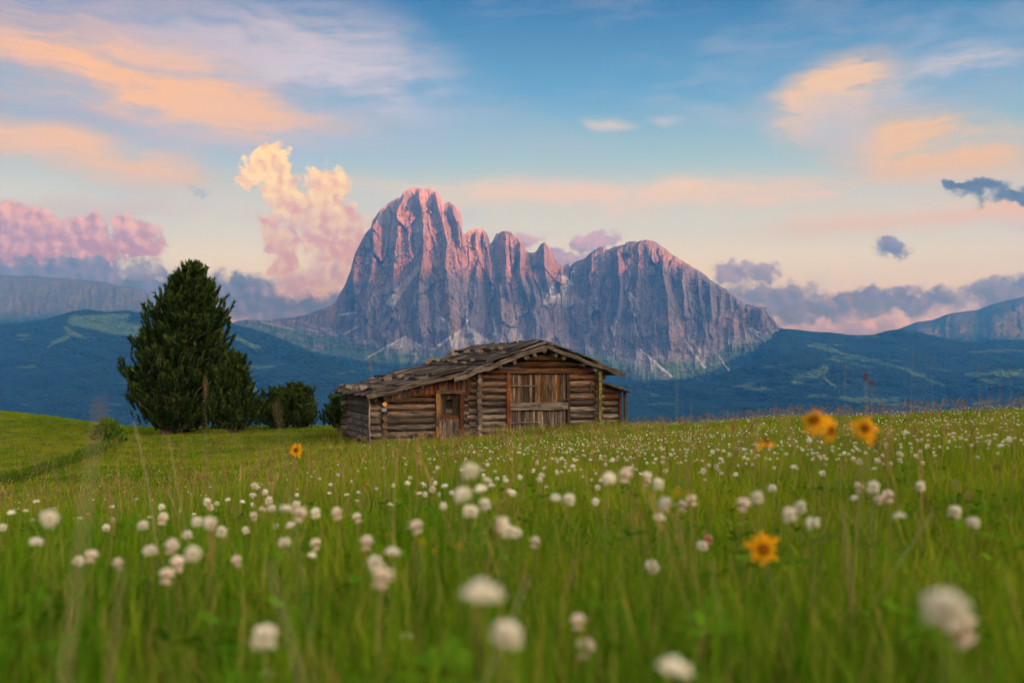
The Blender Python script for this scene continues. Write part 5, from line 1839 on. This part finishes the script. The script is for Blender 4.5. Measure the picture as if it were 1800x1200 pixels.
yl = [fleck("yellow_fleck", YEL, 0.009, 0.17, 860 + i) for i in range(3)] + [fleck("rusty_fleck", ORG, 0.010, 0.18, 870)]
fleck_field("yellow_flowers", 4, 60, 3.4, lambda s, x, y: (0.25 + 0.75 * ss(0.0, -0.25, s)) * (0.15 + 0.85 * ss(-0.1, 0.3, fbm(x * .25, y * .25, 321, 3))), yl, 0.7, 1.3, "tiny yellow and rusty flowers scattered through the meadow", 13)


# ---- arnica: orange-yellow daisies
def arnica(px, py, Y, dia, face, base_px, label, droop=0.2, seed=1, rays=11):
    r = random.Random(seed)
    c = P(px, py, Y)
    bx = (base_px - 900) / F_PX * Y; by = Y + 0.03
    gz = g1(bx, by) - 0.01
    root = link("arnica", None, None, (bx, by, gz))
    tag(root, label, "arnica flower", "orange arnica flowers")
    R = dia / 2 / F_PX * Y
    ct = c - Vector((bx, by, gz))
    face = Vector(face).normalized()
    q = face.to_track_quat("Z", "Y").to_euler()
    V, F, T = [], [], []
    for i in range(rays):
        a = 6.283 * (i + r.uniform(-.2, .2)) / rays
        d = Vector((math.cos(a), math.sin(a), 0)); w = Vector((-d.y, d.x, 0))
        L = R * r.uniform(0.78, 1.15); dr = droop + r.uniform(-0.12, 0.18); o = len(V)
        prof = [(0.2, 0.05), (0.45, 0.12), (0.75, 0.14), (0.97, 0.06)]
        for (t, hw) in prof:
            z = -dr * L * t * t
            for s in (-1, 1):
                p = d * (t * L) + w * (s * hw * L) + Vector((0, 0, z + 0.02 * L * abs(s)))
                V.append(tuple(p)); T.append(0.3 + 0.7 * t)
        for k in range(3):
            a0 = o + 2 * k; F.append((a0, a0 + 1, a0 + 3, a0 + 2))
    me = new_mesh("ray_petals", V, F, RAY, True); fattr(me, "tone", T)
    link("ray_petals", me, root, ct, q)
    bm = bmesh.new(); bmesh.ops.create_icosphere(bm, subdivisions=3, radius=R * 0.34)
    for v in bm.verts:
        v.co *= r.uniform(0.93, 1.07); v.co.z *= 0.55
    me = bpy.data.meshes.new("disc"); bm.to_mesh(me); bm.free(); me.materials.append(DISC)
    fattr(me, "tone", np.random.default_rng(seed).random(len(me.vertices)))
    link("disc", me, root, ct + face * R * 0.06, q)
    v, f = tube([tuple(face * -R * 0.55), tuple(face * -R * 0.3), tuple(face * -R * 0.02)], [R * 0.08, R * 0.24, R * 0.30], 8)
    me = new_mesh("flower_cup", v, f, STEM, True); fattr(me, "tone", [0.2] * len(v))
    link("flower_cup", me, root, ct)
    link("stem", stem_between(seed, (0, 0, 0), ct - face * R * 0.5, 0.0022, 0.0017, bow=0.012), root)
    # a pair of small stem leaves
    V, F = [], []
    for s in (-1, 1):
        b = ct * 0.55; o = len(V)
        for (t, hw) in ((0, .002), (0.4, .005), (0.8, .003), (1, .0003)):
            p = b + Vector((s * 0.035 * t, 0.004 * s, 0.03 * t - 0.012 * t * t))
            V += [tuple(p + Vector((0, -hw, 0))), tuple(p + Vector((0, hw, 0.001)))]
        for k in range(3): F.append((o + 2 * k, o + 2 * k + 1, o + 2 * k + 3, o + 2 * k + 2))
    me = new_mesh("stem_leaf", V, F, STEM, True); fattr(me, "tone", [0.3] * len(V))
    link("stem_leaf", me, root)
    return root


arnica(521, 791, 3.9, 27, (0.1, -1, 0.35), 522, "orange arnica alone on its stem, left of the hut", 0.1, 31)
arnica(1347, 776, 1.75, 44, (0.1, -0.25, 1), 1362, "orange arnica seen side-on, left of the twin arnica flowers", 0.35, 32)
arnica(1432, 738, 1.45, 58, (-0.35, -0.75, 0.55), 1428, "orange arnica facing left, highest of all, overlapping its twin", 0.3, 33)
arnica(1462, 756, 1.55, 48, (0.5, -0.8, 0.1), 1440, "orange arnica just right of and below the highest arnica", 0.3, 34)
arnica(1521, 752, 1.5, 52, (-0.15, -0.9, 0.35), 1492, "rightmost orange arnica with a dark centre", 0.45, 35)
arnica(1538, 774, 1.52, 36, (0.7, -0.5, -0.2), 1500, "drooping orange arnica tucked under the rightmost one", 0.6, 36)
arnica(1342, 965, 1.35, 62, (-0.05, -1, 0.15), 1412, "orange arnica facing the viewer, low in the grass", 0.05, 37)
arnica(1042, 794, 9.0, 9, (0.1, -0.8, 0.5), 1043, "small orange arnica in front of the hut's right end", 0.2, 38)


# ---- a purple vetch spike, small yellow blossoms, a dark seed head
def blossom(name, px, py, Y, dia, hgt, mat, label, cat, seed):
    c = P(px, py, Y)
    bx, by = c.x + 0.004, c.y + 0.01
    gz = g1(bx, by) - 0.01
    c.z = max(c.z, gz + 0.06)
    root = link(name, None, None, (bx, by, gz)); tag(root, label, cat)
    r = random.Random(seed); R = dia / 2 / F_PX * Y; Hh = hgt / F_PX * Y
    V, F, T = [], [], []
    for i in range(26):
        a = i * 2.4; t = i / 25
        o = Vector((math.cos(a) * R * 0.25, math.sin(a) * R * 0.25, (t - 0.5) * Hh))
        d = Vector((math.cos(a), math.sin(a), 0.3)).normalized(); w = d.cross(Vector((0, 0, 1))).normalized()
        k = len(V); e = o + d * R * r.uniform(0.6, 0.9) * (1 - 0.5 * t if hgt > dia * 1.3 else 1)
        m_ = o.lerp(e, 0.6)
        V += [tuple(o), tuple(m_ + w * R * 0.28), tuple(e), tuple(m_ - w * R * 0.28)]; F.append((k, k + 1, k + 2, k + 3)); T += [0.1, 0.7, 1, 0.7]
    me = new_mesh("petals", V, F, mat); fattr(me, "tone", T)
    ct = c - Vector((bx, by, gz))
    link("petals", me, root, ct)
    link("stem", stem_between(seed, (0, 0, 0), ct, 0.0013, 0.0010, bow=0.006, n=5, sides=5), root)


PURP = mat_petal("vetch_purple", (0.16, 0.04, 0.20), (0.42, 0.16, 0.50))
DARKH = mat_petal("dark_seed", (0.02, 0.012, 0.01), (0.07, 0.04, 0.035), 0.0)
MAUVE = mat_petal("mauve_seed", (0.10, 0.06, 0.07), (0.30, 0.20, 0.22), 0.1)
blossom("vetch", 811, 843, 2.3, 13, 24, PURP, "purple vetch spike beside the tallest white clover", "vetch", 41)
for i, (px, py, dia, Y, lab) in enumerate([(681, 939, 9, 2.0, "small yellow blossom between two clovers below the annex"), (742, 953, 14, 1.4, "yellow blossom under the clover below the annex wall"), (764, 968, 11, 1.5, "lower yellow blossom near the clovers below the annex wall"),
                                           (807, 960, 14, 1.5, "yellow blossom below the small annex door"), (1192, 867, 19, 1.9, "bright yellow blossom right of the hut among clovers"), (1123, 799, 8, 5.5, "small yellow blossom just below the hut's right corner")]):
    blossom("yellow_blossom", px, py, Y, dia, dia * 0.8, YEL, lab, "yellow flower", 50 + i)
blossom("knapweed", 1752, 822, 2.6, 16, 11, DARKH, "dark seed head of knapweed at the right edge", "seed head", 61)
blossom("knapweed", 1678, 850, 2.6, 12, 12, MAUVE, "mauve seed head right of the lone clover at the right", "seed head", 62)
blossom("knapweed", 1702, 872, 2.2, 14, 14, PINK, "reddish seed head above the two rightmost large clovers", "seed head", 63)
blossom("knapweed", 923, 819, 4.0, 8, 8, DARKH, "small dark seed head in front of the barn door", "seed head", 64)


# ---- tall stalks close to the lens
def stalk(px0, py0, px1, py1, Y0, Y1, w, head, label, mat=None, seed=1, head_mat=None):
    """from the top (px0, py0) at distance Y0 down to (px1, py1) at Y1; head = (length px, width px)"""
    top = P(px0, py0, Y0); low = P(px1, py1, Y1)
    d = (low - top)
    gz = g1(low.x, low.y)
    if low.z > gz:           # carry the stalk on down to the soil
        k = (low.z - gz) / max(1e-4, -d.z) if d.z < -1e-4 else 0
        low = low + d * min(k, 1.5); low.z = g1(low.x, low.y)
    low.z -= 0.01
    root = link("grass_stalk", None, None, low)
    tag(root, label, "grass stalk", "tall grass stalks rising above the meadow")
    ct = top - low
    link("stem", stem_between(seed, (0, 0, 0), ct, w, w * 0.6, mat or STRAW2, 0.01, 9, 6), root)
    if head:
        hl, hw = head[0] / F_PX * Y0, head[1] / F_PX * Y0
        r = random.Random(seed)
        V, F, T = [], [], []
        ax = ct.normalized()
        for i in range(40):
            t = i / 39; a = i * 2.4
            u = ax.orthogonal().normalized(); ww = ax.cross(u)
            o = ct - ax * hl * (t - 0.1)
            d2 = (u * math.cos(a) + ww * math.sin(a)) * 1.0 + ax * 0.9
            d2.normalize()
            k = len(V); rr_ = hw * 0.5 * math.sin(math.pi * min(0.97, 0.12 + 0.8 * t)) * r.uniform(0.8, 1.1)
            s_ = d2.cross(ax).normalized()
            e = o + d2 * rr_ * 1.25; m_ = o + d2 * rr_ * 0.6
            V += [tuple(o), tuple(m_ + s_ * rr_ * 0.35), tuple(e), tuple(m_ - s_ * rr_ * 0.35)]; F.append((k, k + 1, k + 2, k + 3)); T += [0.2, .6, 1, .6]
        me = new_mesh("seed_head", V, F, head_mat or SEED); fattr(me, "tone", T)
        link("seed_head", me, root)
    return root


STRAW2 = mat_petal("pale_stalk", (0.20, 0.19, 0.09), (0.40, 0.35, 0.22), 0.3)
SEED = mat_petal("brown_seed_head", (0.10, 0.06, 0.04), (0.30, 0.20, 0.13), 0.2)
REDS = mat_petal("red_seed_head", (0.10, 0.03, 0.03), (0.28, 0.10, 0.09), 0.2)
GREENS = mat_petal("green_stalk", (0.14, 0.18, 0.04), (0.30, 0.30, 0.10), 0.3)
stalk(176, 705, 100, 1130, 0.52, 0.40, 0.0010, (70, 14), "pale blurred grass stalk leaning right at the left edge, closest to the lens", seed=1)
stalk(236, 742, 257, 890, 2.3, 2.3, 0.0016, None, "thin pale stalk in front of the tall pine's left foot", seed=2)
stalk(297, 770, 321, 885, 2.6, 2.6, 0.0012, None, "thin pale stalk below the tall pine's trunk", seed=3)
stalk(360, 662, 372, 880, 1.9, 1.9, 0.0004, (50, 8), "stalk whose brown head stands against the tall pine", seed=4, head_mat=mat_petal("tan_head", (0.22, 0.15, 0.06), (0.42, 0.28, 0.12), 0.2))
stalk(485, 705, 528, 900, 0.9, 0.9, 0.0005, (50, 12), "blurred stalk with a grey head before the low pines", seed=5)
stalk(648, 622, 676, 870, 2.0, 2.0, 0.0007, (42, 7), "stalk with a faint brown head left of the hut roof", seed=6)
stalk(1053, 545, 1062, 800, 2.2, 2.2, 0.0007, (44, 7), "stalk with a dark head above the right end of the hut roof", seed=7, head_mat=DARKH)
stalk(1190, 592, 1196, 800, 2.4, 2.4, 0.0007, (40, 6), "stalk with a dark head between the hut and the arnica flowers", seed=8, head_mat=DARKH)
stalk(1521, 655, 1528, 860, 2.0, 2.0, 0.0007, (22, 11), "stalk with a red-brown head above the rightmost arnica", seed=9, head_mat=REDS)
stalk(1532, 668, 1534, 860, 2.0, 2.0, 0.0006, (20, 9), "shorter red-brown headed stalk beside the taller red-brown one", seed=10, head_mat=REDS)
for i, (px, py, lb) in enumerate([(1486, 640, "left of the red-brown heads"), (1605, 618, "right of the red-brown heads, taller one"), (1634, 628, "right of the red-brown heads, bent one"), (1720, 640, "near the right edge, tallest there"), (1740, 678, "near the right edge, with a short head"),
                                  (1758, 672, "near the right edge, straight one"), (1775, 655, "at the right edge, leaning right"), (1362, 712, "left of the side-on arnica"), (1217, 700, "right of the hut, slender")]):
    stalk(px, py, px + RND.uniform(-12, 14), 860, 3.2 + 0.3 * i % 1.7, 3.3 + 0.3 * i % 1.7, 0.0006, (24, 4), "thin dark-headed stalk against the blue hills, " + lb, seed=20 + i, head_mat=REDS if i % 2 else DARKH)
stalk(470, 985, 620, 1180, 0.65, 0.55, 0.0010, None, "pale blurred stalk leaning left in the lower left meadow", seed=41)
stalk(1480, 890, 1492, 1120, 1.2, 1.2, 0.0018, None, "brown upright stalk below the twin arnica flowers", mat=SEED, seed=42)
stalk(1250, 985, 1288, 1110, 1.2, 1.2, 0.0018, None, "yellow-green stalk left of the low arnica", mat=GREENS, seed=43)
stalk(215, 1000, 180, 1190, 0.8, 0.7, 0.0014, None, "brownish blurred stalk low in the left meadow", mat=SEED, seed=44)
stalk(1640, 900, 1560, 965, 1.5, 1.5, 0.0012, None, "pale stalk lying low under the right clovers", seed=45)
stalk(930, 1010, 800, 1190, 0.9, 0.8, 0.0010, None, "thin pale stalk beside the large clover in the middle", seed=46)
